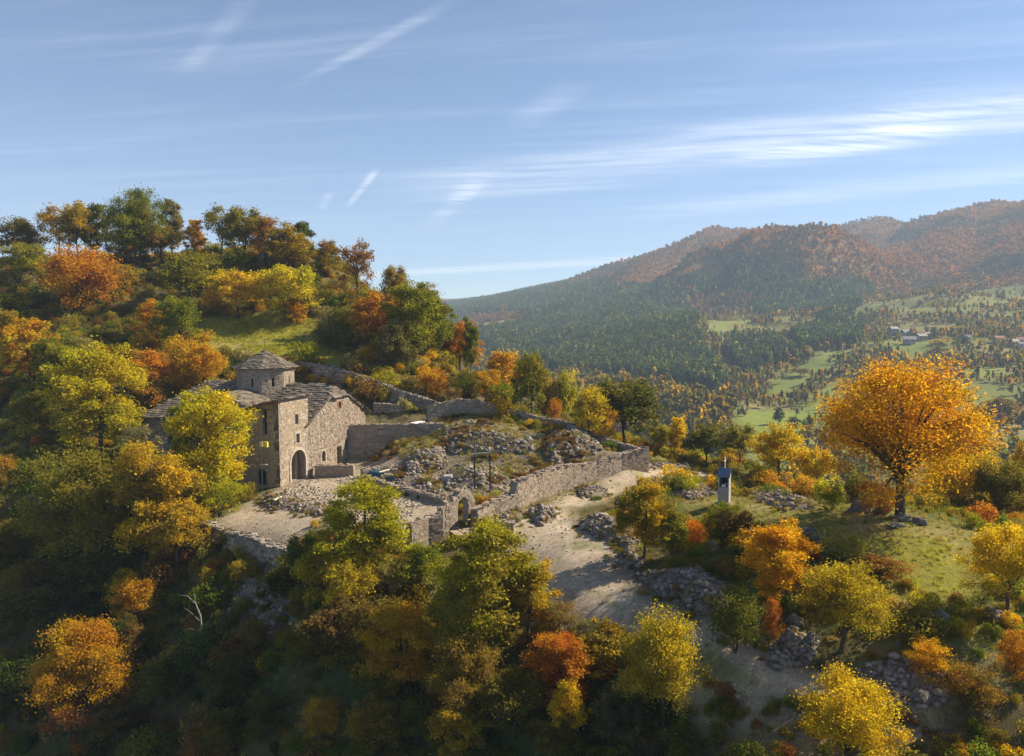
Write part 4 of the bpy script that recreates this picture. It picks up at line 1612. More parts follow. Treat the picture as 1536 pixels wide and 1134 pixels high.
b_meshes = [boulder_mesh(s) for s in range(6)]
boulders = [
    ('biggest grey boulder left of the great orange tree', 1290, 768, 42, 30), ('long grey boulder at the foot of the great orange tree', 1322, 770, 34, 20), ('flat grey boulder under the trunk of the great orange tree', 1352, 780, 28, 18),
    ('round grey boulder just right of the great orange trunk', 1378, 786, 24, 18), ('flat weathered slab in the grass above the knoll bushes', 1212, 800, 34, 14), ('mossy stone behind the flat weathered slab', 1225, 812, 26, 14),
    ('pale upright outcrop over the shaded track', 1193, 935, 34, 22), ('white streaked lower outcrop over the shaded track', 1180, 968, 30, 36), ('pale block right of the streaked outcrop', 1215, 968, 26, 34),
    ('tall cracked rock above the orange bush by the track', 1128, 812, 30, 36), ('dark rounded rock below the green bush near the shrine', 1068, 828, 26, 28), ('grey rock ledge on the grassy slope under the knoll', 1400, 935, 46, 32),
    ('grey rock beside the yellow tree at the knoll end', 1490, 925, 40, 26), ('pointed rock above the small golden bush', 1352, 972, 24, 22), ('slanting rock rib low on the shaded slope', 1378, 1050, 44, 24),
    ('flat pale kerb stone of the track below the outcrop', 1160, 1000, 30, 9), ('small pale stone alone on the shaded slope', 1480, 1075, 18, 12), ('grey crag among the trees high on the hill', 395, 392, 26, 20),
    ('grey crag under the rust tree on the hill shoulder', 505, 430, 24, 16), ('grey crag on the steep hill shoulder', 530, 440, 18, 14), ('lone pale rock on the hilltop grass', 226, 418, 18, 8), ('pale rock low on the dark slope', 415, 1080, 14, 24),
    ('little grey stone beside the pale rock of the dark slope', 348, 1068, 16, 10), ('flat grey stone on the knoll meadow edge', 1340, 790, 36, 8), ('brownish stone block in the middle of the rubble top', 735, 666, 20, 12),
]
for i, (lab, px, py, w, h_) in enumerate(boulders):
    hx, hy, hzz, ok = hits([(px, py)])[0]
    s = hy / FPX
    t = bpy.data.objects.new('boulder', b_meshes[i % 6])
    COL.objects.link(t)
    t.location = (hx, hy, hzz + h_ * s * .12)
    t.scale = (w * s * .5, w * s * .42, h_ * s * .62)
    t.rotation_euler = (0, 0, random.uniform(-.6, .6))
    tag(t, lab, 'boulder')

# tarpaulins and odds and ends in the yard
def tarp(label, px, py, z, w, d, hgt, mat, seed):
    p = atz(px, py, z)
    zz0 = hz(p.x, p.y)
    r = np.random.default_rng(seed)
    n = 14
    X, Y = np.meshgrid(np.linspace(-w / 2, w / 2, n), np.linspace(-d / 2, d / 2, n))
    e = np.minimum(1 - np.abs(X) / (w / 2), 1 - np.abs(Y) / (d / 2))
    Z = hgt * np.clip(e * 3.2, 0, 1) ** .6 * (1 + .5 * fbm(X / .7 + seed, Y / .7, 3)) + .02
    ii_ = np.arange(n * n).reshape(n, n)
    fq = np.stack([ii_[:-1, :-1], ii_[:-1, 1:], ii_[1:, 1:], ii_[1:, :-1]], -1).reshape(-1, 4)
    o = obj('covered_pile', mesh_np('covered_pile', np.stack([X.ravel(), Y.ravel(), Z.ravel()], 1), fq, True), M[mat])
    o.location = (p.x, p.y, zz0)
    tag(o, label, 'tarpaulin')


tarp('crumpled blue tarpaulin over a pile at the edge of the ruin', 566, 716, .3, 2.4, 1.6, .7, 'blue_tarp', 1)
tarp('small bright blue tarpaulin in front of the bigger one', 588, 724, .3, 1.3, .9, .5, 'blue_tarp', 2)
tarp('dull red sheet lying in the dark of the ruin', 645, 731, .6, 1.6, 1.2, .4, 'red', 3)
tarp('grey blue sheet beside the red one in the ruin', 672, 724, .7, 1.4, 1.0, .7, 'concrete', 4)
for i, (lab, a, b, z, w) in enumerate((('pale plank across the blue tarpaulin', (569, 708), (584, 704), 1.35, .16), ('pale plank resting low beside the blue tarpaulin', (576, 711), (589, 712), 1.1, .16), ('long pale beam lying on the rubble terrace edge', (411, 750), (423, 744), -.35, .2), ('white slab on the grass end of the retaining wall', (619, 635), (634, 632), 5.15, .9))):
    p, q = atz(*a, z), atz(*b, z)
    mb = MB()
    mb.bar(p, q, w, .1)
    o = mb.build('plank' if 'slab' not in lab else 'stone_slab', M['cream'] if i < 3 else M['white'])
    tag(o, lab, 'plank' if 'slab' not in lab else 'slab')

# ------------------------------------------------------------------ trees and shrubs
PAL = {
    'ygreen': (.27, .26, .022), 'lime': (.33, .32, .02), 'yellow': (.42, .34, .02), 'gold': (.44, .30, .018), 'orange': (.44, .225, .018), 'rust': (.30, .14, .026),
    'amber': (.46, .215, .014), 'red': (.44, .14, .025), 'pink': (.40, .18, .085), 'green': (.11, .145, .02), 'dgreen': (.052, .072, .02), 'olive': (.15, .14, .028), 'golive': (.22, .18, .03), 'grey': (.17, .16, .08),
    'brown': (.18, .11, .04), 'pale': (.28, .26, .13), 'straw': (.32, .26, .13), 'pine': (.034, .055, .026),
}
KINDS = {   # crown base, lobe radius, spread, lobes, trunk radius, clump spread
    'round': dict(cb=.20, R=.40, lobes=9, tr=.020, cl=120, trunk=.42),
    'spread': dict(cb=.16, R=.47, lobes=12, tr=.026, cl=170, trunk=.36),
    'oval': dict(cb=.10, R=.27, lobes=9, tr=.016, cl=110, trunk=.55),
    'column': dict(cb=.06, R=.17, lobes=7, tr=.013, cl=70, trunk=.6),
    'shrub': dict(cb=.0, R=.52, lobes=9, tr=.012, cl=110, trunk=.25),
    'great': dict(cb=.15, R=.44, lobes=16, tr=.027, cl=190, trunk=.42),
    'open': dict(cb=.22, R=.36, lobes=9, tr=.020, cl=46, trunk=.5),
}
LODS = {'hi': (27000, .0088), 'mid': (9500, .0148), 'lo': (3600, .0235)}


def leaf_quads(P, size, r, up=.35):
    """one small diamond per leaf spray"""
    n = len(P)
    N = r.normal(0, 1, (n, 3)) + np.array((0, 0, up))
    N /= np.linalg.norm(N, axis=1)[:, None]
    T = np.cross(N, r.normal(0, 1, (n, 3)))
    T /= np.linalg.norm(T, axis=1)[:, None] + 1e-9
    B = np.cross(N, T)
    s = size * r.uniform(.6, 1.5, n)[:, None]
    w = s * r.uniform(.5, .85, n)[:, None]
    bend = N * s * r.uniform(-.3, .3, n)[:, None]
    V = np.stack([P - T * s, P + B * w + bend, P + T * s, P - B * w + bend], 1).reshape(-1, 3)
    return V, np.arange(4 * n).reshape(-1, 4)


def grow(kind, seed):
    """lobes, clump centres and branches of one tree of height 1"""
    k = KINDS[kind]
    r = np.random.default_rng(seed * 97 + sum(map(ord, kind)))
    cb, R = k['cb'], k['R']
    mid = (1 + cb) / 2
    H = (1 - cb) / 2
    L = []
    for i in range(k['lobes']):
        a = i * 2.4 + r.uniform(-.5, .5)
        f = (i + .5) / k['lobes']
        zz = cb + (1 - cb) * (.22 + .62 * f) + r.uniform(-.05, .05)
        prof = math.sqrt(max(0.05, 1 - ((zz - mid * .95) / (H * 1.08)) ** 2))
        rad = R * (.30 + .34 * r.random()) * (1.05 if kind != 'column' else 1.2)
        off = max(0, R * prof - rad * .8) * r.uniform(.75, 1.1)
        L.append((off * math.cos(a), off * math.sin(a), min(zz, 1 - rad * .75), rad, rad * r.uniform(.72, .95) * (1.3 if kind in ('oval', 'column') else 1)))
    L.append((r.uniform(-.05, .05), r.uniform(-.05, .05), 1 - R * .5, R * .5, R * .5))
    L = np.array(L)
    # clumps on the upper and outer shells of the lobes
    pick = r.integers(0, len(L), k['cl'])
    D = r.normal(0, 1, (k['cl'], 3))
    D[:, 2] += .35
    D /= np.linalg.norm(D, axis=1)[:, None]
    q = r.uniform(.45, 1.0, k['cl'])[:, None] ** .6
    Cc = L[pick, :3] + D * q * np.stack([L[pick, 3], L[pick, 3], L[pick, 4]], 1)
    # stray sprays beyond the lobes, mostly upwards, break the outline
    st = r.random(k['cl']) < .28
    Cc[st] += (D * np.array((1, 1, 1.2)) * r.uniform(.05, .22, (k['cl'], 1)) * R * 1.3)[st]
    Cc[:, 2] = np.clip(Cc[:, 2], cb * .7 + .03, 1.03)
    return k, r, L, Cc


_protos = {}


def proto(kind, seed, lod):
    key = (kind, seed, lod)
    if key in _protos:
        return _protos[key]
    k, r, L, Cc = grow(kind, seed)
    n, size = LODS[lod]
    if kind == 'column':
        size *= .8
        n = int(n * .7)
    if kind == 'open':
        n = int(n * .45)
    if kind == 'spread':
        n = int(n * 1.3)
    if kind == 'great':
        n = int(n * 1.75)
        size *= .76
    wgt = r.uniform(.4, 1.6, len(Cc))
    which = r.choice(len(Cc), n, p=wgt / wgt.sum())
    sig = k['R'] * (.115 if kind != 'open' else .14)
    P = Cc[which] + r.normal(0, 1, (n, 3)) * np.array((sig, sig, sig * .72)) * r.uniform(.7, 1.4, len(Cc))[which][:, None]
    P[:, 2] = np.maximum(P[:, 2], .015)
    # bring the crown to its nominal size: height 1, known width
    P[:, 2] *= 1.0 / np.percentile(P[:, 2], 99.6)
    wid = .5 * (np.percentile(P[:, 0], 99.6) - np.percentile(P[:, 0], .4) + np.percentile(P[:, 1], 99.6) - np.percentile(P[:, 1], .4))
    Vv, Ff = leaf_quads(P, size, r)
    crown = mesh_np('crown', Vv, Ff)
    crown.materials.append(M['leaf'])
    # trunk and limbs
    mb = MB()
    tr = k['tr']
    hgt = k['trunk']
    lean = r.uniform(-.03, .03, 2) * (.3 if kind == 'great' else 1)
    ns = 8 if lod == 'hi' else 5
    top = Vector((lean[0] * 2, lean[1] * 2, min(.86, hgt + .3)))
    if kind == 'shrub':
        for i in range(5):
            e = Cc[r.integers(len(Cc))]
            mb.tube([(r.uniform(-.05, .05), r.uniform(-.05, .05), -.05), (e[0] * .4, e[1] * .4, e[2] * .5), tuple(e)], [tr, tr * .7, tr * .3], 5)
    else:
        mb.tube([(0, 0, -.06), (0, 0, .02), (lean[0], lean[1], hgt * .5), (lean[0] * 1.6, lean[1] * 1.6, hgt), tuple(top)], [tr * 1.5, tr * 1.1, tr * .85, tr * .62, tr * .2], ns)
        order = np.argsort(-np.hypot(Cc[:, 0], Cc[:, 1]))
        for i in range((26 if kind == 'great' else 16) if lod == 'hi' else 9):
            e = Cc[order[i * 3 % len(order)]]
            f = r.uniform(.45, 1.0)
            s0 = Vector((lean[0] * 1.6 * f, lean[1] * 1.6 * f, min(hgt * f + .02, e[2] * .9)))
            m1 = s0.lerp(Vector(e), .5) + Vector((0, 0, .05))
            mb.tube([s0, m1, Vector(e)], [tr * .42, tr * .28, tr * .1], 5)
            if lod == 'hi':
                for q in range(2):
                    e2 = Vector(Cc[order[(i * 3 + 1 + q) % len(order)]])
                    if (e2 - Vector(e)).length < .3:
                        mb.tube([m1.lerp(Vector(e), .3), m1.lerp(e2, .6) + Vector((0, 0, .02)), e2], [tr * .16, tr * .11, tr * .05], 4)
    me = bpy.data.meshes.new('trunk')
    me.from_pydata(mb.v, [], mb.f)
    me.materials.append(M['bark'])
    for p in me.polygons:
        p.use_smooth = True
    _protos[key] = (me, crown, wid)
    return _protos[key]


NT = [0]


def tree(px, base, top, w, kind, a, b, label, Y=None, z=None, sink=0.0, group=None, x_off=0.0):
    """a tree or shrub rooted where the view through (px, base) meets the ground, or at distance Y"""
    NT[0] += 1
    if Y is None:
        hx, hy, hzz, ok = hits([(px, base)])[0]
    else:
        p = atY(px, base, Y)
        hx, hy, hzz = p.x, p.y, hz(p.x, p.y)
    tp = atY(px, top, hy)
    H = max(tp.z - hzz, .5) * 1.01
    depth = hy * COSP + (CAM_H - hzz) * SINP
    W = 1.06 * w / FPX * depth
    hpx = abs(base - top)
    lod = 'hi' if hpx > 105 or w > 105 else 'mid' if hpx > 44 else 'lo'
    seed = NT[0] % 3
    tm, cm, pw = proto(kind, seed, lod)
    shrub = kind == 'shrub'
    root = thing('shrub' if shrub else 'tree', label, 'shrub' if shrub else 'tree', (hx, hy, hzz - sink), random.uniform(0, 6.28), group)
    for nm, me in (('stem' if shrub else 'trunk', tm), ('foliage' if shrub else 'crown', cm)):
        o = bpy.data.objects.new(nm, me)
        COL.objects.link(o)
        o.parent = root
        sx = W / pw
        o.scale = (sx, sx, H)
        if me is cm:
            ca, cb = PAL[a], PAL[b]
            j = random.uniform(.85, 1.15)
            o.color = (ca[0] * j, ca[1] * j, ca[2], 1)
            o['leaf_b'] = (cb[0] * j, cb[1] * j, cb[2])
    return root


T = [
    # ---- hilltop row against the sky
    (34, 392, 329, 70, 'round', 'olive', 'brown', 'dull olive oak at the very left end of the hilltop row', 160),
    (88, 392, 309, 52, 'open', 'gold', 'brown', 'thin amber tree on the hilltop beside a dark green one', 160),
    (118, 392, 305, 48, 'round', 'golive', 'gold', 'brownish gold tree on the hilltop touching a dark green tree'),
    (148, 392, 308, 46, 'oval', 'dgreen', 'olive', 'dark bluish green tree on the hilltop left of the tallest crown'),
    (209, 398, 286, 80, 'spread', 'green', 'ygreen', 'tallest green tree standing highest on the hilltop'),
    (205, 400, 318, 48, 'oval', 'ygreen', 'green', 'yellow green tree right in front of the tallest hilltop tree'),
    (259, 390, 302, 38, 'oval', 'golive', 'grey', 'olive tree with thinning top just right of the tallest hilltop tree'),
    (186, 400, 352, 50, 'shrub', 'rust', 'olive', 'russet bush under the tallest hilltop tree'),
    (240, 398, 340, 46, 'round', 'rust', 'golive', 'brown orange tree under the thinning olive hilltop tree'),
    (294, 392, 331, 32, 'oval', 'orange', 'gold', 'slim orange tree in a gap of the hilltop skyline'),
    (332, 390, 309, 48, 'open', 'grey', 'olive', 'half bare greyish tree on the hilltop skyline'),
    (366, 395, 312, 58, 'round', 'golive', 'olive', 'broad olive gold tree right of the half bare skyline tree'),
    (400, 400, 326, 50, 'round', 'golive', 'rust', 'brownish tree where the skyline of the hill begins to fall'),
    (430, 412, 338, 70, 'round', 'olive', 'gold', 'dark olive tree with orange flank on the hill shoulder'),
    (453, 395, 334, 34, 'oval', 'dgreen', 'green', 'small dark green tree poking above the hill shoulder'),
    (491, 415, 362, 40, 'round', 'green', 'rust', 'low green tree left of the tall rust tree'),
    (536, 455, 362, 52, 'open', 'rust', 'brown', 'tall rust brown tree alone against the sky'),
    (592, 465, 400, 40, 'round', 'golive', 'brown', 'small brown olive tree against the sky beside the rust tree'),
    (640, 478, 424, 44, 'open', 'brown', 'golive', 'thin brownish tree at the right end of the hill skyline'),
    # ---- upper slope
    (124, 468, 372, 104, 'spread', 'orange', 'rust', 'big burnt orange oak on the upper hill slope'),
    (42, 432, 365, 64, 'round', 'ygreen', 'olive', 'yellow green tree left of the big burnt orange oak'),
    (190, 435, 397, 40, 'shrub', 'gold', 'golive', 'small golden bush beside the big burnt orange oak'),
    (288, 458, 379, 78, 'round', 'olive', 'ygreen', 'round olive green tree above the meadow'),
    (358, 478, 406, 78, 'round', 'gold', 'yellow', 'bright golden tree at the upper edge of the meadow'),
    (318, 470, 432, 34, 'shrub', 'orange', 'gold', 'orange bush between the round olive tree and the golden tree'),
    (356, 414, 372, 44, 'shrub', 'green', 'ygreen', 'green bush high on the hill by the grey crag'),
    (436, 484, 399, 84, 'round', 'lime', 'yellow', 'brilliant lemon yellow tree at the top of the meadow'),
    (447, 486, 450, 32, 'shrub', 'orange', 'gold', 'orange bush beneath the lemon yellow tree'),
    (560, 522, 440, 80, 'round', 'orange', 'rust', 'glowing orange tree right of the meadow top'),
    (622, 552, 428, 92, 'oval', 'green', 'ygreen', 'large green tree with yellow touches right of the meadow'),
    (592, 562, 482, 66, 'round', 'grey', 'olive', 'dull grey green tree at the lower right corner of the meadow'),
    (520, 520, 458, 42, 'shrub', 'olive', 'green', 'rounded olive bush on the right side of the meadow'),
    (494, 515, 460, 44, 'shrub', 'pale', 'olive', 'pale seeded bush on the right side of the meadow'),
    (552, 545, 518, 28, 'shrub', 'gold', 'orange', 'little gold bush at the meadow edge'),
    (228, 508, 450, 48, 'round', 'golive', 'orange', 'orange tinged olive tree left of the meadow'),
    (268, 528, 446, 62, 'round', 'ygreen', 'green', 'yellowish green tree at the left edge of the meadow'),
    (690, 562, 484, 62, 'round', 'orange', 'rust', 'orange tree with dark limbs at the end of the hill flank'),
    (706, 560, 478, 24, 'oval', 'green', 'olive', 'narrow green tree behind the orange one on the flank', 122),
    (658, 545, 450, 40, 'oval', 'green', 'golive', 'green tree at the flank edge below the thin brownish one'),
    (580, 584, 556, 36, 'shrub', 'lime', 'ygreen', 'bright lime bush just above the long climbing wall'),
    (640, 592, 548, 44, 'shrub', 'gold', 'orange', 'amber bush above the right end of the climbing wall'),
    (680, 610, 580, 28, 'shrub', 'pale', 'rust', 'pale pinkish bush at the lower end of the climbing wall'),
    (658, 596, 556, 34, 'shrub', 'rust', 'orange', 'russet bush above the lower end of the climbing wall'),
    (700, 606, 556, 40, 'shrub', 'green', 'olive', 'green bush behind the square end of the far wall'),
    (728, 604, 556, 40, 'round', 'orange', 'gold', 'orange tree between two green bushes behind the far wall'),
    (757, 600, 528, 64, 'round', 'orange', 'gold', 'large amber tree on the hill flank behind the far wall', 122),
    (752, 616, 574, 48, 'shrub', 'green', 'ygreen', 'round bright green bush behind the far wall'),
    (796, 634, 531, 58, 'round', 'green', 'golive', 'slender green tree with bare trunk behind the far wall'),
    (845, 630, 560, 52, 'round', 'ygreen', 'olive', 'yellow green tree right of the slender green one', 124),
    (832, 640, 597, 24, 'shrub', 'orange', 'rust', 'narrow orange bush beside the dry grass strip'),
    (852, 646, 618, 22, 'shrub', 'pale', 'grey', 'pale grey bush at the end of the far wall'),
    (882, 660, 582, 60, 'round', 'golive', 'yellow', 'golden olive tree left of the big dark one'),
    (905, 664, 608, 50, 'shrub', 'orange', 'gold', 'orange bush at the foot of the big dark tree'),
    (938, 670, 570, 96, 'round', 'dgreen', 'olive', 'big dark green tree behind the tall wall corner'),
    (780, 590, 548, 40, 'round', 'golive', 'green', 'olive tree low on the flank above the amber tree', 124),
    (820, 608, 568, 40, 'round', 'golive', 'gold', 'golden olive tree on the slope behind the slender green one', 124),
    (990, 684, 638, 34, 'round', 'golive', 'ygreen', 'small olive tree left of the little yellow tree'),
    (1016, 690, 628, 30, 'oval', 'yellow', 'gold', 'little bright yellow tree with thin trunk behind the wall'),
    (1060, 694, 636, 62, 'round', 'olive', 'dgreen', 'dark olive tree right of the little yellow tree'),
    (1108, 700, 638, 50, 'round', 'olive', 'grey', 'olive tree behind the shrine'),
    (1092, 705, 672, 30, 'shrub', 'gold', 'olive', 'small gold bush directly behind the shrine cross'),
    (1168, 724, 636, 76, 'round', 'gold', 'yellow', 'round golden tree right of the shrine'),
    (1222, 728, 674, 50, 'round', 'yellow', 'gold', 'yellow tree between the round golden one and the great orange tree', 88),
    (1150, 742, 706, 38, 'shrub', 'orange', 'gold', 'small flame orange bush above the spill of stones'),
    (1168, 745, 725, 28, 'shrub', 'red', 'orange', 'low red orange bush at the stones right of the shrine'),
    (1205, 748, 712, 32, 'shrub', 'pink', 'gold', 'pinkish bush under the yellow tree'),
    (1247, 766, 730, 44, 'shrub', 'ygreen', 'green', 'dense green bush left of the grey boulders'),
    (1350, 776, 544, 232, 'great', 'amber', 'gold', 'great orange tree standing alone on the knoll'),
    (1314, 772, 724, 56, 'shrub', 'pink', 'rust', 'salmon red bush behind the boulders under the great tree'),
    (1440, 800, 676, 120, 'spread', 'gold', 'yellow', 'wide golden tree right below the great orange tree', 70),
    (1398, 790, 740, 40, 'shrub', 'yellow', 'olive', 'yellow bush right of the great trunk', 66),
    (1500, 815, 690, 80, 'round', 'olive', 'golive', 'dark olive tree at the outer end of the knoll', 66),
    (1532, 800, 668, 60, 'round', 'gold', 'brown', 'amber brown tree cut by the frame beside the dark olive tree', 68),
    (1528, 830, 770, 46, 'shrub', 'orange', 'gold', 'orange bush under the amber brown tree at the frame', 62),
    # ---- knoll and bank right of the track
    (966, 842, 724, 76, 'oval', 'gold', 'olive', 'tall golden shrub tree above the bend of the track'),
    (1008, 840, 766, 44, 'oval', 'olive', 'ygreen', 'narrow olive shrub tree right of the tall golden one'),
    (1088, 800, 754, 62, 'shrub', 'ygreen', 'green', 'low green bush in front of the shrine'),
    (1043, 826, 782, 34, 'shrub', 'red', 'orange', 'reddish bush left of the low green bush'),
    (1020, 868, 835, 40, 'shrub', 'olive', 'green', 'olive bush above the grey scree'),
    (1064, 800, 770, 30, 'shrub', 'golive', 'yellow', 'small gold green bush beside the shrine shadow'),
    (1164, 915, 786, 98, 'oval', 'orange', 'gold', 'orange tree on the bank with a green lower crown'),
    (1156, 960, 898, 30, 'shrub', 'rust', 'red', 'rust bush below the orange bank tree'),
    (1262, 978, 844, 124, 'round', 'golive', 'yellow', 'broad olive yellow tree on the bank'),
    (1266, 838, 797, 76, 'shrub', 'ygreen', 'pale', 'spreading green bush on the shaded meadow side'),
    (1322, 862, 835, 70, 'shrub', 'brown', 'rust', 'brown low thicket under the knoll meadow'),
    (1390, 1018, 960, 64, 'shrub', 'orange', 'gold', 'small glowing orange bush on the shaded slope'),
    (1510, 922, 790, 104, 'round', 'yellow', 'gold', 'bright yellow tree at the frame on the knoll end'),
    (1524, 1018, 948, 56, 'shrub', 'orange', 'rust', 'orange rust bush at the frame on the slope'),
    (1450, 1066, 998, 88, 'shrub', 'rust', 'golive', 'rust and olive bush low on the shaded slope'),
    (1104, 978, 886, 84, 'shrub', 'olive', 'green', 'dense dark olive bush beside the track'),
    (1222, 905, 860, 40, 'shrub', 'rust', 'brown', 'russet bush left of the broad olive yellow tree'),
    (1180, 845, 812, 46, 'shrub', 'golive', 'olive', 'olive gold bush by the cracked rock'),
    # ---- foreground below the track
    (1270, 1175, 1018, 140, 'round', 'yellow', 'gold', 'bright yellow tree at the lower edge beside the track'),
    (996, 1095, 926, 122, 'round', 'yellow', 'golive', 'tall yellow tree with orange top below the track'),
    (905, 1030, 940, 72, 'oval', 'gold', 'golive', 'golden tree left of the tall yellow one with orange top'),
    (840, 1062, 956, 96, 'oval', 'orange', 'red', 'flame orange tree in the foreground'),
    (852, 1120, 1022, 56, 'oval', 'yellow', 'gold', 'slim yellow tree under the flame orange tree'),
    (838, 965, 902, 62, 'shrub', 'grey', 'brown', 'dull purplish grey bush beside the sunlit bend'),
    (885, 985, 930, 40, 'shrub', 'pale', 'grey', 'pale dry bush at the edge of the track bank'),
    (735, 985, 790, 150, 'oval', 'lime', 'golive', 'tall yellow green tree before the dirt track'),
    (792, 960, 844, 76, 'oval', 'gold', 'golive', 'golden tree leaning on the tall yellow green one'),
    (700, 1010, 880, 120, 'round', 'golive', 'ygreen', 'shaded olive tree under the tall yellow green one'),
    (548, 880, 724, 130, 'oval', 'lime', 'ygreen', 'bright yellow green tree in front of the courtyard'),
    (505, 905, 800, 90, 'round', 'golive', 'yellow', 'golden olive tree under the bright courtyard tree'),
    (528, 935, 838, 84, 'round', 'yellow', 'golive', 'yellow tree low left of the green bush'),
    (636, 900, 820, 84, 'round', 'ygreen', 'green', 'green bushy tree below the white board'),
    (590, 905, 838, 60, 'shrub', 'pale', 'golive', 'pale seeded bush between two green foreground trees'),
    (600, 1040, 912, 104, 'oval', 'orange', 'gold', 'amber tree standing in the dark foreground'),
    (690, 1075, 950, 110, 'round', 'brown', 'golive', 'brown shaded tree below the tall yellow green one'),
    (560, 1000, 900, 90, 'round', 'olive', 'brown', 'dim olive tree left of the amber foreground tree'),
    (770, 1110, 1010, 90, 'round', 'golive', 'olive', 'dim gold tree left of the slim yellow one'),
    (930, 1130, 1040, 80, 'round', 'dgreen', 'grey', 'dark green tree at the lower edge'),
    (690, 1150, 1060, 70, 'oval', 'gold', 'olive', 'gold flecked tree at the lower edge centre'),
    # ---- left slope
    (322, 768, 590, 106, 'oval', 'yellow', 'lime', 'brilliant yellow tree against the church wall'),
    (286, 765, 604, 46, 'column', 'lime', 'green', 'narrow lime green tree beside the brilliant yellow one'),
    (330, 775, 715, 70, 'shrub', 'green', 'lime', 'green bush at the foot of the brilliant yellow tree'),
    (150, 700, 522, 118, 'oval', 'yellow', 'lime', 'large golden yellow tree left of the church'),
    (230, 592, 526, 78, 'round', 'orange', 'rust', 'round orange tree up behind the church roof'),
    (305, 588, 513, 66, 'round', 'gold', 'orange', 'golden orange tree behind the church drum'),
    (278, 592, 540, 40, 'shrub', 'golive', 'orange', 'olive orange bush between two trees behind the church'),
    (228, 640, 560, 50, 'open', 'orange', 'grey', 'sparse orange tree at the church roof corner'),
    (248, 850, 664, 108, 'oval', 'gold', 'golive', 'tall orange olive tree below the terrace edge'),
    (270, 860, 760, 90, 'round', 'golive', 'gold', 'olive gold tree against the dark terrace wall'),
    (140, 860, 678, 160, 'round', 'golive', 'ygreen', 'wide olive tree mass left of the tall orange olive one'),
    (200, 830, 735, 90, 'round', 'pale', 'golive', 'soft olive tree behind the tall orange olive one'),
    (210, 712, 640, 56, 'open', 'grey', 'pale', 'nearly bare grey tree by the church end wall'),
    (252, 690, 625, 30, 'oval', 'ygreen', 'olive', 'thin yellow green tree close to the church end wall'),
    (52, 650, 588, 70, 'round', 'green', 'golive', 'green tree with orange tips left of the large golden one'),
    (48, 585, 480, 66, 'oval', 'yellow', 'orange', 'bright yellow tree with orange edge on the left slope'),
    (18, 560, 468, 44, 'oval', 'orange', 'golive', 'orange topped tree at the frame on the left slope'),
    (95, 600, 508, 64, 'oval', 'green', 'ygreen', 'green tree between two yellow ones on the left slope'),
    (10, 500, 440, 60, 'round', 'green', 'olive', 'green tree at the frame under the hilltop'),
    (160, 555, 518, 34, 'shrub', 'gold', 'orange', 'small golden bush above the large golden yellow tree'),
    (125, 545, 505, 44, 'shrub', 'pale', 'olive', 'pale seeded bush above the green slope tree'),
    (4, 752, 684, 46, 'round', 'orange', 'olive', 'orange olive tree cut by the frame above the bare bank'),
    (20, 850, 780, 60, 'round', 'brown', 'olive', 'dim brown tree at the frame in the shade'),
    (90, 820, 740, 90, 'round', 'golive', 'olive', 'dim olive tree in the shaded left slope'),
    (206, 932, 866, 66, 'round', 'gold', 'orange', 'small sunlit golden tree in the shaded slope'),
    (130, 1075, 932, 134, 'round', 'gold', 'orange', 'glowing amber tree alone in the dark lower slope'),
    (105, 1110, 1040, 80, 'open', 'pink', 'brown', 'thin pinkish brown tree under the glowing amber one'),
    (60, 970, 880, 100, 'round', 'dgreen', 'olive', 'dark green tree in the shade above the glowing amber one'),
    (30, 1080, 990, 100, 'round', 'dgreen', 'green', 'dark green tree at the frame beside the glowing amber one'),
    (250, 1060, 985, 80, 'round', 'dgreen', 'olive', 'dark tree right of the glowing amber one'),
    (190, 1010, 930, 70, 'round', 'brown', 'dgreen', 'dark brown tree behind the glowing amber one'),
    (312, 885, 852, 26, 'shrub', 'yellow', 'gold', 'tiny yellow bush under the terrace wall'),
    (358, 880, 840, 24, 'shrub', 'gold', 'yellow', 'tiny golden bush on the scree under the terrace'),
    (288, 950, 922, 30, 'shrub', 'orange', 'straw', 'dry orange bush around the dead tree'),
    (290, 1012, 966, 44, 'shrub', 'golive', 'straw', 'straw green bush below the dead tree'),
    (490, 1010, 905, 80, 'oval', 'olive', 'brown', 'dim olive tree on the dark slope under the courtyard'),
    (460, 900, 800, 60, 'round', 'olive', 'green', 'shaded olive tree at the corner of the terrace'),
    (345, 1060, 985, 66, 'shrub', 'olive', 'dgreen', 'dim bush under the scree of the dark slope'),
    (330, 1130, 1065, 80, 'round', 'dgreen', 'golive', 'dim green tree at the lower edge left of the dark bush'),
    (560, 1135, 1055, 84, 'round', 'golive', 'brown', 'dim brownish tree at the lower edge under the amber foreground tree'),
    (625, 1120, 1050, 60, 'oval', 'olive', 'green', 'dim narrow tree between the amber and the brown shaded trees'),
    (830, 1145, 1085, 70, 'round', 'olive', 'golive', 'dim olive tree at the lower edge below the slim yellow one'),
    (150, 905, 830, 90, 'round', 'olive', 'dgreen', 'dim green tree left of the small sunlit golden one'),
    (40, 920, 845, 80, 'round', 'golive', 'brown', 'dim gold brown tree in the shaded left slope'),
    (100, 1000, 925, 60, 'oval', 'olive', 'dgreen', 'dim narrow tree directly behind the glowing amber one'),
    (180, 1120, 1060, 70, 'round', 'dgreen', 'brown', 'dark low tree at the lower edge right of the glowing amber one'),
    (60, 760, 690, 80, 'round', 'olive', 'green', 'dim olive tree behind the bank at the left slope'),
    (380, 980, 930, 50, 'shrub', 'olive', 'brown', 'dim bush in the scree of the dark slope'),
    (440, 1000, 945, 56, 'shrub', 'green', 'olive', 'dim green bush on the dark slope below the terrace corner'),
    (400, 1110, 1040, 70, 'shrub', 'dgreen', 'olive', 'dark bush at the lower edge of the dark slope'),
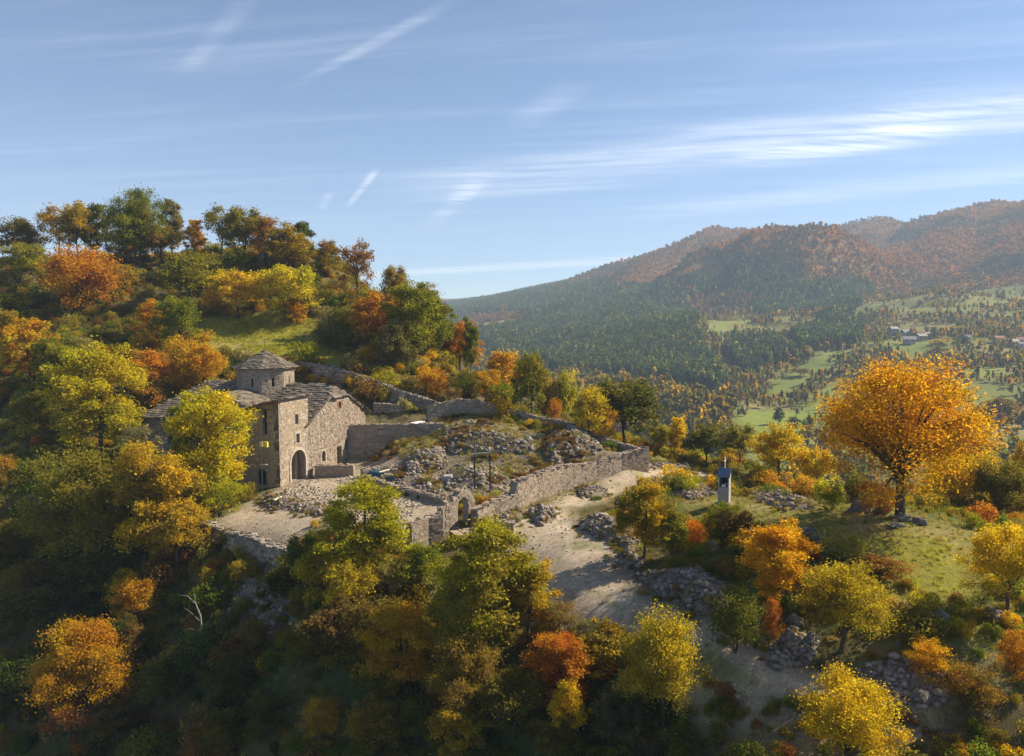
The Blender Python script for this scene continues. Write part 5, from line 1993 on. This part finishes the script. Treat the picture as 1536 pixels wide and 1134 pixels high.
    (480, 1120, 1050, 60, 'shrub', 'brown', 'gold', 'brown gold bush low on the dark slope'),
]
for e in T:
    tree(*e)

# the bare dead tree on the dark slope
hx, hy, hzz, _ = hits([(302, 980)])[0]
dead = thing('dead_tree', 'bare bleached dead tree leaning on the dark slope', 'tree', (hx, hy, hzz))
s_ = hy / FPX
mb = MB()
b0 = Vector((hx, hy, hzz - .3))
pt = lambda dx, dz, dy=0: b0 + Vector((dx * s_, dy, .3 + dz * s_))
mb.tube([b0, pt(2, 30), pt(1, 60), pt(-6, 80), pt(-18, 92), pt(-36, 94)], [.11, .09, .075, .055, .035, .012], 7)
part(mb.build('trunk', M['bark_pale'], smooth=True), dead)
for q in ([(1, 55), (-14, 66), (-28, 72)], [(-6, 80), (-8, 92), (-4, 100)], [(1, 40), (14, 52), (20, 66)], [(2, 28), (-16, 38), (-30, 36)]):
    mb = MB()
    mb.tube([pt(*p, dy=random.uniform(-.3, .3)) for p in q], [.04, .025, .008], 5)
    part(mb.build('branch', M['bark_pale'], smooth=True), dead)

# ------------------------------------------------------------------ undergrowth, grass and far woods (past counting)
hidden = bpy.data.collections.new('growth_shapes')      # shapes that the scatters copy; not linked to the scene


def shape(name, me, mat):
    me.materials.clear()
    me.materials.append(mat)
    o = bpy.data.objects.new(name, me)
    hidden.objects.link(o)
    return o


def clump_mesh(seed, n, leaf, flat=.8, lobes=5):
    r = np.random.default_rng(seed)
    Lb = np.stack([r.uniform(-.34, .34, lobes), r.uniform(-.34, .34, lobes), r.uniform(.2, .62, lobes) * flat, r.uniform(.2, .38, lobes)], 1)
    k_ = r.integers(0, lobes, n)
    D = r.normal(0, 1, (n, 3))
    D /= np.linalg.norm(D, axis=1)[:, None]
    P = Lb[k_, :3] + D * Lb[k_, 3:4] * (r.uniform(.3, 1, n) ** .45)[:, None]
    P[:, 2] = np.maximum(P[:, 2], .02)
    return mesh_np('clump', *leaf_quads(P, leaf, r))


def tuft_mesh(seed, n=26):
    r = np.random.default_rng(seed)
    a, l = r.uniform(0, 6.28, n), r.uniform(.45, 1, n)
    bx, by = r.normal(0, .22, n), r.normal(0, .22, n)
    ox, oy = np.cos(a), np.sin(a)
    lean = r.uniform(.15, .6, n)
    w = .035
    V_ = np.stack([np.stack([bx - oy * w, by + ox * w, -.05 + 0 * a], 1), np.stack([bx + oy * w, by - ox * w, -.05 + 0 * a], 1), np.stack([bx + ox * lean * l, by + oy * lean * l, l], 1)], 1)
    return mesh_np('tuft', V_.reshape(-1, 3), np.arange(3 * n).reshape(-1, 3))


def conifer_mesh(seed, n=150):
    r = np.random.default_rng(seed)
    zf = 1 - np.sqrt(r.uniform(0, 1, n))
    zf = .06 + .92 * zf
    rad = (1 - zf) * .23 * r.uniform(.75, 1.1, n) + .01
    a = r.uniform(0, 6.28, n)
    P = np.stack([rad * np.cos(a), rad * np.sin(a), zf], 1)
    return mesh_np('conifer', *leaf_quads(P, .075, r, .9))


def far_crown(seed, n=130):
    r = np.random.default_rng(seed)
    Lb = np.array([(r.uniform(-.22, .22), r.uniform(-.22, .22), r.uniform(.42, .78), r.uniform(.18, .3)) for _ in range(6)])
    k_ = r.integers(0, 6, n)
    D = r.normal(0, 1, (n, 3))
    D[:, 2] = D[:, 2] * .9 + .15
    D /= np.linalg.norm(D, axis=1)[:, None]
    P = Lb[k_, :3] + D * Lb[k_, 3:4] * (r.uniform(.6, 1, n) ** .5)[:, None]
    lo = mesh_np('far_crown', *leaf_quads(np.maximum(P, .08), .085, r, .4))
    return lo


def scatter(name, pts, scl, squash, tints, shapes, kind='stuff'):
    """one object: a cloud of points, each carrying a copy of one of SHAPES in its own size and tint"""
    n = len(pts)
    me = bpy.data.meshes.new(name)
    me.vertices.add(n)
    me.vertices.foreach_set('co', np.asarray(pts, np.float32).ravel())
    a = me.attributes.new('size', 'FLOAT_VECTOR', 'POINT')
    a.data.foreach_set('vector', np.stack([scl, scl, scl * squash], 1).astype(np.float32).ravel())
    a = me.attributes.new('turn', 'FLOAT', 'POINT')
    a.data.foreach_set('value', RNG.uniform(0, 6.28, n).astype(np.float32))
    a = me.attributes.new('tint', 'FLOAT_COLOR', 'POINT')
    a.data.foreach_set('color', np.hstack([tints, np.ones((n, 1))]).astype(np.float32).ravel())
    a = me.attributes.new('pick', 'INT', 'POINT')
    a.data.foreach_set('value', RNG.integers(0, len(shapes), n).astype(np.int32))
    o = obj(name, me)
    c = bpy.data.collections.new(name + '_shapes')
    for s in shapes:
        c.objects.link(s)
    ng = bpy.data.node_groups.new(name, 'GeometryNodeTree')
    ng.interface.new_socket('Geometry', in_out='INPUT', socket_type='NodeSocketGeometry')
    ng.interface.new_socket('Geometry', in_out='OUTPUT', socket_type='NodeSocketGeometry')
    N, L_ = ng.nodes, ng.links
    gi, go = N.new('NodeGroupInput'), N.new('NodeGroupOutput')
    ci = N.new('GeometryNodeCollectionInfo')
    ci.inputs['Collection'].default_value = c
    ci.inputs['Separate Children'].default_value = True
    ci.inputs['Reset Children'].default_value = True
    ip = N.new('GeometryNodeInstanceOnPoints')
    ip.inputs['Pick Instance'].default_value = True

    def named(nm, t):
        q = N.new('GeometryNodeInputNamedAttribute')
        q.data_type = t
        q.inputs['Name'].default_value = nm
        return q.outputs['Attribute']
    mp = N.new('GeometryNodeMeshToPoints')
    L_.new(gi.outputs[0], mp.inputs['Mesh'])
    L_.new(mp.outputs['Points'], ip.inputs['Points'])
    L_.new(ci.outputs[0], ip.inputs['Instance'])
    L_.new(named('pick', 'INT'), ip.inputs['Instance Index'])
    L_.new(named('size', 'FLOAT_VECTOR'), ip.inputs['Scale'])
    cx = N.new('ShaderNodeCombineXYZ')
    L_.new(named('turn', 'FLOAT'), cx.inputs[2])
    er = N.new('FunctionNodeEulerToRotation')
    L_.new(cx.outputs[0], er.inputs[0])
    L_.new(er.outputs[0], ip.inputs['Rotation'])
    L_.new(ip.outputs[0], go.inputs[0])
    md = o.modifiers.new('scatter', 'NODES')
    md.node_group = ng
    return tag(o, kind=kind)


def tints_from(names, w, n, jit=.2):
    k_ = RNG.choice(len(names), n, p=np.array(w) / sum(w))
    P_ = np.array([PAL[q] for q in names])[k_]
    return P_ * RNG.uniform(1 - jit, 1 + jit, (n, 1)) * RNG.uniform(.93, 1.07, (n, 3))


bush_shapes = [shape('bush_shape', clump_mesh(40 + i, 1500, .03), M['leaf_i']) for i in range(4)]
tuft_shapes = [shape('tuft_shape', tuft_mesh(50 + i), M['leaf_i']) for i in range(3)]
pine_shapes = [shape('conifer_shape', conifer_mesh(60 + i), M['leaf_i']) for i in range(3)]
far_shapes = [shape('far_tree_shape', far_crown(70 + i), M['leaf_i']) for i in range(4)]

# near undergrowth
n0 = 42000
X = RNG.uniform(-120, 75, n0)
Y = RNG.uniform(24, 190, n0)
ppx, ppy = to_px(X, Y, height(X, Y))
keep = (ppx > -120) & (ppx < 1660) & (ppy < 1300)
court = [tuple(p) for p in poly_world([(520, 700), (526, 650), (645, 650), (648, 700), (560, 720)], [0, 2, 2.5, 1.5, 0])]
lawn = [(p.x, p.y) for p in (atY(440, 565, 113), atY(520, 590, 110), atY(600, 612, 106.5), atY(660, 622, 104.5), atY(645, 640, 102), atY(550, 630, 103), atY(470, 590, 107))]
kn2 = poly_world([(1000, 735), (1085, 735), (1200, 742), (1280, 752), (1390, 772), (1500, 825), (1480, 880), (1400, 880), (1330, 850), (1250, 815), (1180, 806), (1060, 785), (1000, 770)], [1, 2, 2.7, 3.5, 4, 3.2, 2.3, 2.4, 2.6, 2.8, 2.3, 1.5, .8])
apron = poly_world([(600, 835), (660, 790), (770, 755), (860, 728), (975, 700), (1000, 720), (900, 780), (850, 830), (760, 850), (680, 850)], 0)
near_track = np.clip(2.1 - poly_dist(X, Y, track) / 2.0, 0, 1) * (Y < 66)
bare = np.maximum.reduce([near_track, soft_poly(X, Y, bank, 1.5) * .62] + [soft_poly(X, Y, p_, 1.0) for p_ in (apron, track, yard, ruin, meadow, kn2, behind, court)] + [soft_poly(X, Y, lawn, 1.0) * .58])
dens = np.clip(.55 + 1.5 * fbm(X / 9, Y / 9, 3), .08, 1) * (1 - np.clip(bare * 1.6, 0, 1))
cs = np.array([(ch(t, s).x, ch(t, s).y) for t, s in ((-2, -4), (22, -4), (22, 27), (3, 28), (3, 8), (-2, 8))])
dens *= ~in_poly(X, Y, cs)
walk = poly_dist(X, Y, [(p.x, p.y) for p in (eL, eR)], False) < 4.5
dens *= ~walk
dark_slope = in_poly(ppx, ppy, [(320, 830), (450, 850), (560, 1134), (300, 1134)])
dens = np.where((height(X, Y) < -2) & (Y < 85), np.maximum(dens, .75), dens)
keep &= RNG.random(n0) < dens
X, Y = X[keep], Y[keep]
n1 = len(X)
Zg = height(X, Y)
sz = np.exp(RNG.normal(.15, .45, n1)) * np.where(Y > 105, 1.2, 1.0) * np.where(Zg < -3, 1.2, 1) * np.where(Y < 62, .8, 1)
lit = tints_from(['olive', 'golive', 'green', 'brown', 'gold', 'rust', 'ygreen', 'pale', 'dgreen'], [4, 5, 3.5, 2.5, 3, 1.6, 3.5, 1.5, 1], n1)
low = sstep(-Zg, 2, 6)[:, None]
shade_tints = tints_from(['dgreen', 'olive', 'green', 'brown', 'golive', 'rust'], [4, 4, 4, 2, 2, .7], n1)
lit = np.where(RNG.random((n1, 1)) < low * .8, shade_tints, lit)  # bushes low on the slope drawn darker, its shade put into their tint
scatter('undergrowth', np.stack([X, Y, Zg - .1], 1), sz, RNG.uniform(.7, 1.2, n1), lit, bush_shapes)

# dry growth in the ruin
n0 = 5200
bx = np.array(ruin)
X, Y = RNG.uniform(bx[:, 0].min(), bx[:, 0].max(), n0), RNG.uniform(bx[:, 1].min(), bx[:, 1].max(), n0)
k_ = in_poly(X, Y, ruin) & (fbm(X / 3.2 + 3, Y / 3.2, 3) > .10)
X, Y = X[k_], Y[k_]
warm_ = fbm(X / 5 + 11, Y / 5, 2)[:, None]
tt = np.where(warm_ > .02, tints_from(['brown', 'rust', 'brown', 'straw'], [5, 1.2, 4, 1.5], len(X)) * .8, tints_from(['olive', 'straw', 'dgreen', 'brown', 'pale'], [3, 3, 2, 3, 1.5], len(X)))
scatter('ruin_undergrowth', np.stack([X, Y, on_heaps(X, Y) - .05], 1), RNG.uniform(.35, 1.15, len(X)), RNG.uniform(.4, .8, len(X)), tt, bush_shapes[:2])

# weeds between the stones of the outer heaps
hx_, hy_ = [], []
for foot, hh, dm, sd in HEAPS:
    a_ = np.array(foot)
    n_ = int(abs(np.ptp(a_[:, 0]) * np.ptp(a_[:, 1])) * 1.1) + 6
    q_, w_ = RNG.uniform(a_[:, 0].min() - .8, a_[:, 0].max() + .8, n_), RNG.uniform(a_[:, 1].min() - .8, a_[:, 1].max() + .8, n_)
    g_ = (poly_dist(q_, w_, foot) < 1.0) | (in_poly(q_, w_, foot) & (fbm(q_ / 1.6, w_ / 1.6, 3) > .1))
    g_ &= ~in_poly(q_, w_, ruin)
    hx_.append(q_[g_]); hy_.append(w_[g_])
X, Y = np.concatenate(hx_), np.concatenate(hy_)
scatter('weeds', np.stack([X, Y, on_heaps(X, Y) - .05], 1), RNG.uniform(.3, .8, len(X)), RNG.uniform(.4, .9, len(X)), tints_from(['straw', 'olive', 'golive', 'brown', 'green'], [3, 3, 2, 2, 2], len(X)), bush_shapes[2:])

# worn cobbles before the tower
cob = poly_world([(424, 732), (463, 716), (545, 712), (640, 752), (600, 790), (520, 775), (440, 752)], 0)
a_ = np.array(cob)
X, Y = np.meshgrid(np.arange(a_[:, 0].min(), a_[:, 0].max(), .42), np.arange(a_[:, 1].min(), a_[:, 1].max(), .42))
X, Y = X.ravel() + RNG.uniform(-.12, .12, X.size), Y.ravel() + RNG.uniform(-.12, .12, X.size)
k_ = in_poly(X, Y, cob) & (fbm(X / 3, Y / 3, 3) > -.12) & ~in_poly(X, Y, [tuple(ch(*q)[:2]) for q in ((-.3, -.3), (6, -.3), (6, 6), (-.3, 6))])
X, Y = X[k_], Y[k_]
sg = RNG.uniform(.15, .25, len(X))
tag(obj('cobbles', rocks_mesh('cobbles', np.stack([X, Y, height(X, Y) + .0], 1), sg, 78, .28), M['gravel']), kind='stuff')

# loose gravel and small stones trodden into the yard and the track
n0 = 26000
X, Y = RNG.uniform(-34, 28, n0), RNG.uniform(30, 104, n0)
inn = np.maximum(soft_poly(X, Y, track, .8), soft_poly(X, Y, yard, .8))
edge = (inn > .02) * (1 - np.abs(inn * 2 - 1))
k_ = (RNG.random(n0) < np.clip(inn * (.10 + 1.0 * np.clip(fbm(X / 2.2, Y / 2.2, 3) + .02, 0, 1) * 2) + edge * .5, 0, 1)) | (soft_poly(X, Y, ruin, .5) * RNG.random(n0) > .55)
X, Y = X[k_], Y[k_]
sg = np.minimum(np.exp(RNG.normal(-2.85, .5, len(X))), .2)
tag(obj('gravel', rocks_mesh('gravel', np.stack([X, Y, on_heaps(X, Y) + sg * .15], 1), sg, 77), M['gravel']), kind='stuff')

# grass
n0 = 130000
X, Y = RNG.uniform(-75, 60, n0), RNG.uniform(28, 145, n0)
ppx, ppy = to_px(X, Y, height(X, Y))
onp = np.maximum.reduce([soft_poly(X, Y, p_, .5) for p_ in (track, yard)])
gr = np.maximum.reduce([soft_poly(X, Y, p_, 2) for p_ in (meadow, knoll, behind, ruin, slope_green)])
k_ = (ppx > -30) & (ppx < 1570) & (ppy < 1170) & ~in_poly(X, Y, cs) & (RNG.random(n0) < np.where(onp > .5, .03, .28 + .6 * gr) * np.clip(.6 + 2 * fbm(X / 4, Y / 4, 3), .1, 1))
X, Y, gr, onp = X[k_], Y[k_], gr[k_], onp[k_]
mead = np.maximum(soft_poly(X, Y, meadow, 2), soft_poly(X, Y, slope_green, 2))[:, None]
tt = tints_from(['straw', 'olive', 'golive', 'pale', 'green'], [3, 3, 2.5, 1.2, 2.5], len(X))
tt = np.where(RNG.random((len(X), 1)) < mead, np.array((.25, .25, .032)) * RNG.uniform(.8, 1.3, (len(X), 1)), tt)
gr_short = np.where(np.maximum(soft_poly(X, Y, kn2, 1.0), soft_poly(X, Y, knoll, 1.0)) > .5, .62, 1.0)
tt = np.where((gr_short[:, None] < 1) & (RNG.random((len(X), 1)) < .5) & (mead < .5), np.array(PAL['straw']) * RNG.uniform(.8, 1.1, (len(X), 1)), tt)
scatter('grass', np.stack([X, Y, on_heaps(X, Y)], 1), RNG.uniform(.25, .6, len(X)) * np.where(onp > .3, .5, 1) * gr_short, RNG.uniform(.6, 1.3, len(X)), tt, tuft_shapes)

# far woods
n0 = 230000
r_ = RNG.random(n0)
Y = 240 * (2700 / 240) ** (r_ ** .5)
X = Y * RNG.uniform(-.22, .92, n0)
Zg = height(X, Y)
ppx, ppy = to_px(X, Y, Zg)
on_field = np.maximum.reduce([soft_poly(X, Y, p_, 10) for p_ in FIELD_POLYS])
PINE = [[(600, 500), (600, 440), (690, 440), (850, 428), (960, 425), (1020, 440), (1045, 490), (1075, 540), (1085, 590), (1040, 590), (960, 575), (850, 565), (760, 545), (715, 505)],
        [(1010, 430), (1060, 385), (1110, 385), (1180, 410), (1190, 430), (1130, 440), (1050, 440)], [(1120, 445), (1180, 428), (1290, 425), (1310, 440), (1260, 465), (1130, 470)], [(1190, 500), (1260, 470), (1300, 490), (1290, 520), (1200, 525)],
        [(1100, 520), (1160, 510), (1190, 545), (1120, 560)]]
pine = np.zeros(n0, bool)
for p_ in PINE:
    pine |= in_poly(ppx + 25 * fbm(X / 60, Y / 60, 3) * 2, ppy + 12 * fbm(X / 50 + 7, Y / 50, 3) * 2, p_)
pine &= ~in_poly(ppx, ppy, [(700, 473), (785, 473), (785, 494), (710, 499)])
mount = sstep(Y, 1150, 1450)
hedge = 1 - sstep(np.abs(fbm(X / 70 + 5, Y / 70, 3)), .012, .035)
dens = np.clip(np.clip(.06 + 3.0 * fbm(X / 48, Y / 48, 4), .05, 1) + hedge * .8, 0, 1) * (1 - mount) + mount * np.clip(1.05 + fbm(X / 90, Y / 90, 3), .7, 1)
dens = np.where(pine, 1.0, dens) * (1 - np.clip(on_field * 1.25, 0, .97))
gully = in_poly(ppx, ppy, [(840, 580), (1000, 590), (1090, 620), (1090, 680), (980, 680), (880, 640)])
dens = np.where(gully, np.maximum(dens, .9), dens)
k_ = (ppx > 560) & (ppx < 1620) & (RNG.random(n0) < dens)
X, Y, Zg, pine, mount, gully, ppx, ppy = (q[k_] for q in (X, Y, Zg, pine, mount, gully, ppx, ppy))
pin = pine & (RNG.random(len(X)) < .92)
scatter('pine_forest', np.stack([X, Y, Zg - .3], 1)[pin], RNG.uniform(10, 17, pin.sum()), RNG.uniform(.9, 1.2, pin.sum()), tints_from(['pine', 'dgreen', 'olive'], [5, 2.5, 1], pin.sum()) * 1.3, pine_shapes)
dc_ = ~pin
nd = dc_.sum()
xd, yd = X[dc_], Y[dc_]
patch = (fbm(xd / 120, yd / 120, 4) + .35 * fbm(xd / 30, yd / 30, 2))[:, None]
kp = sstep(patch, -.16, .14)
tm_ = (np.array((.13, .095, .035)) * (1 - kp) + np.array((.33, .155, .035)) * kp) * RNG.uniform(.85, 1.15, (nd, 1)) * RNG.uniform(.94, 1.06, (nd, 3))
tv_ = tints_from(['olive', 'golive', 'green', 'gold', 'brown', 'dgreen', 'rust'], [4, 5, 3, 2.2, 2, 1.2, 1], nd)
tg_ = tints_from(['gold', 'golive', 'rust', 'olive'], [3, 3, 1.5, 3], nd)
tt = np.where(RNG.random((nd, 1)) < mount[dc_][:, None], tm_, tv_)
tt = np.where(gully[dc_][:, None], tg_ * .75, tt) * np.array((1.0, 1.02, 1.05))
sz = np.clip(np.exp(RNG.normal(1.75, .42, nd)), 2, 13) * np.where(mount[dc_] > .5, 1.5, 1) * np.where(gully[dc_], 1.4, 1)
scatter('far_autumn_wood', np.stack([X, Y, Zg - .2], 1)[dc_], sz, RNG.uniform(.8, 1.15, nd) * np.where(mount[dc_] > .5, .72, 1), tt, far_shapes)


# trees of the valley that stand out one by one
def valley_tree(px, base, top, w, Y, kind, a, b, label):
    tree(px, base, top, w, kind, a, b, label, Y=Y)


VT = [
    (1412, 532, 509, 26, 760, 'round', 'yellow', 'gold', 'round yellow tree above the dark round tree at the village'),
    (1406, 552, 521, 34, 720, 'round', 'dgreen', 'olive', 'dark round tree in front of the round yellow one at the village'),
    (1436, 555, 530, 30, 710, 'round', 'golive', 'yellow', 'yellow olive tree right of the dark round tree at the village'),
    (1053, 530, 510, 12, 900, 'oval', 'gold', 'orange', 'lone bright orange tree at the edge of the pine forest'),
    (1400, 588, 562, 14, 560, 'oval', 'red', 'pink', 'slim red tree above the crown of the great orange tree'),
    (1222, 540, 520, 30, 800, 'round', 'dgreen', 'olive', 'dark round tree on the valley meadow'),
    (1200, 575, 552, 26, 680, 'round', 'brown', 'olive', 'brown round tree on the valley meadow edge'),
    (1502, 640, 598, 50, 480, 'round', 'brown', 'golive', 'dull brown wood tree below the village field'),
    (1075, 560, 530, 14, 780, 'oval', 'golive', 'gold', 'slim golden tree on the pine slope edge'),
    (1190, 650, 626, 18, 450, 'oval', 'dgreen', 'green', 'dark tree alone on the bright valley field'),
    (1168, 634, 612, 16, 480, 'oval', 'dgreen', 'green', 'dark tree at the upper side of the bright valley field'),
]
for e in VT:
    valley_tree(*e)

# ------------------------------------------------------------------ village houses in the valley
HS = [
    (1340, 492, 870, 12, 'tin_roof', 'small white roofed house highest in the village'), (1362, 499, 860, 16, 'tin_roof', 'long white roofed house in the upper village'), (1379, 507, 840, 10, 'tiles', 'small red roofed house under the long white one'),
    (1398, 503, 850, 10, 'tin_roof', 'tiny pale roofed house among the upper trees'), (1423, 503, 850, 15, 'tin_roof', 'bright white roofed house standing apart at the upper trees'), (1381, 515, 815, 13, 'tin_roof', 'pale roofed house in the middle of the village'),
    (1390, 514, 822, 8, 'plaster', 'little plain house beside the middle pale roofed one'), (1363, 526, 785, 16, 'tin_roof', 'white roofed house nearest the dark round tree'), (1447, 534, 765, 13, 'tin_roof', 'pale roofed house beside the yellow olive tree'),
    (1496, 535, 760, 12, 'tiles', 'grey red roofed house at the outer village'), (1517, 539, 750, 13, 'tin_roof', 'pale pink roofed house at the outer village'), (1532, 536, 757, 16, 'tiles', 'red roofed house cut by the frame edge'), (1533, 545, 738, 12, 'tin_roof', 'white walled house cut by the frame edge'),
]
for px, py, Y, w, mt, lab in HS:
    p = atY(px, py, Y)
    z0 = hz(p.x, p.y)
    W = w / FPX * Y
    D, Hh = W * .8, 3.6
    z0 = max(z0, p.z - 6) + 1.5
    h_ = thing('village_house', lab, 'house', (p.x, p.y, z0), random.uniform(-.5, .3), 'village houses in the valley')
    mb = MB()
    mb.box((0, 0, Hh / 2 - .8), (W, D, Hh + 1.6))
    mb.build('wall', M['plaster'], h_)
    for sgn in (-1, 1):
        mb = MB()
        mb.poly_prism([(-W * .56, sgn * D * .6, Hh - .1), (W * .56, sgn * D * .6, Hh - .1), (W * .56, 0, Hh + W * .26), (-W * .56, 0, Hh + W * .26)], (0, sgn * .02, .15))
        mb.build('roof', M[mt], h_)
    for sx in (-.25, .25):
        mb = MB()
        mb.box((W * sx, -D / 2 - .03, 1.7), (W * .14, .08, 1.3))
        mb.build('window', M['dark'], h_)

for o in list(bpy.data.objects):
    if o.type == 'MESH' and o.name.startswith('cover_slab'):
        o['kind'] = 'stuff'
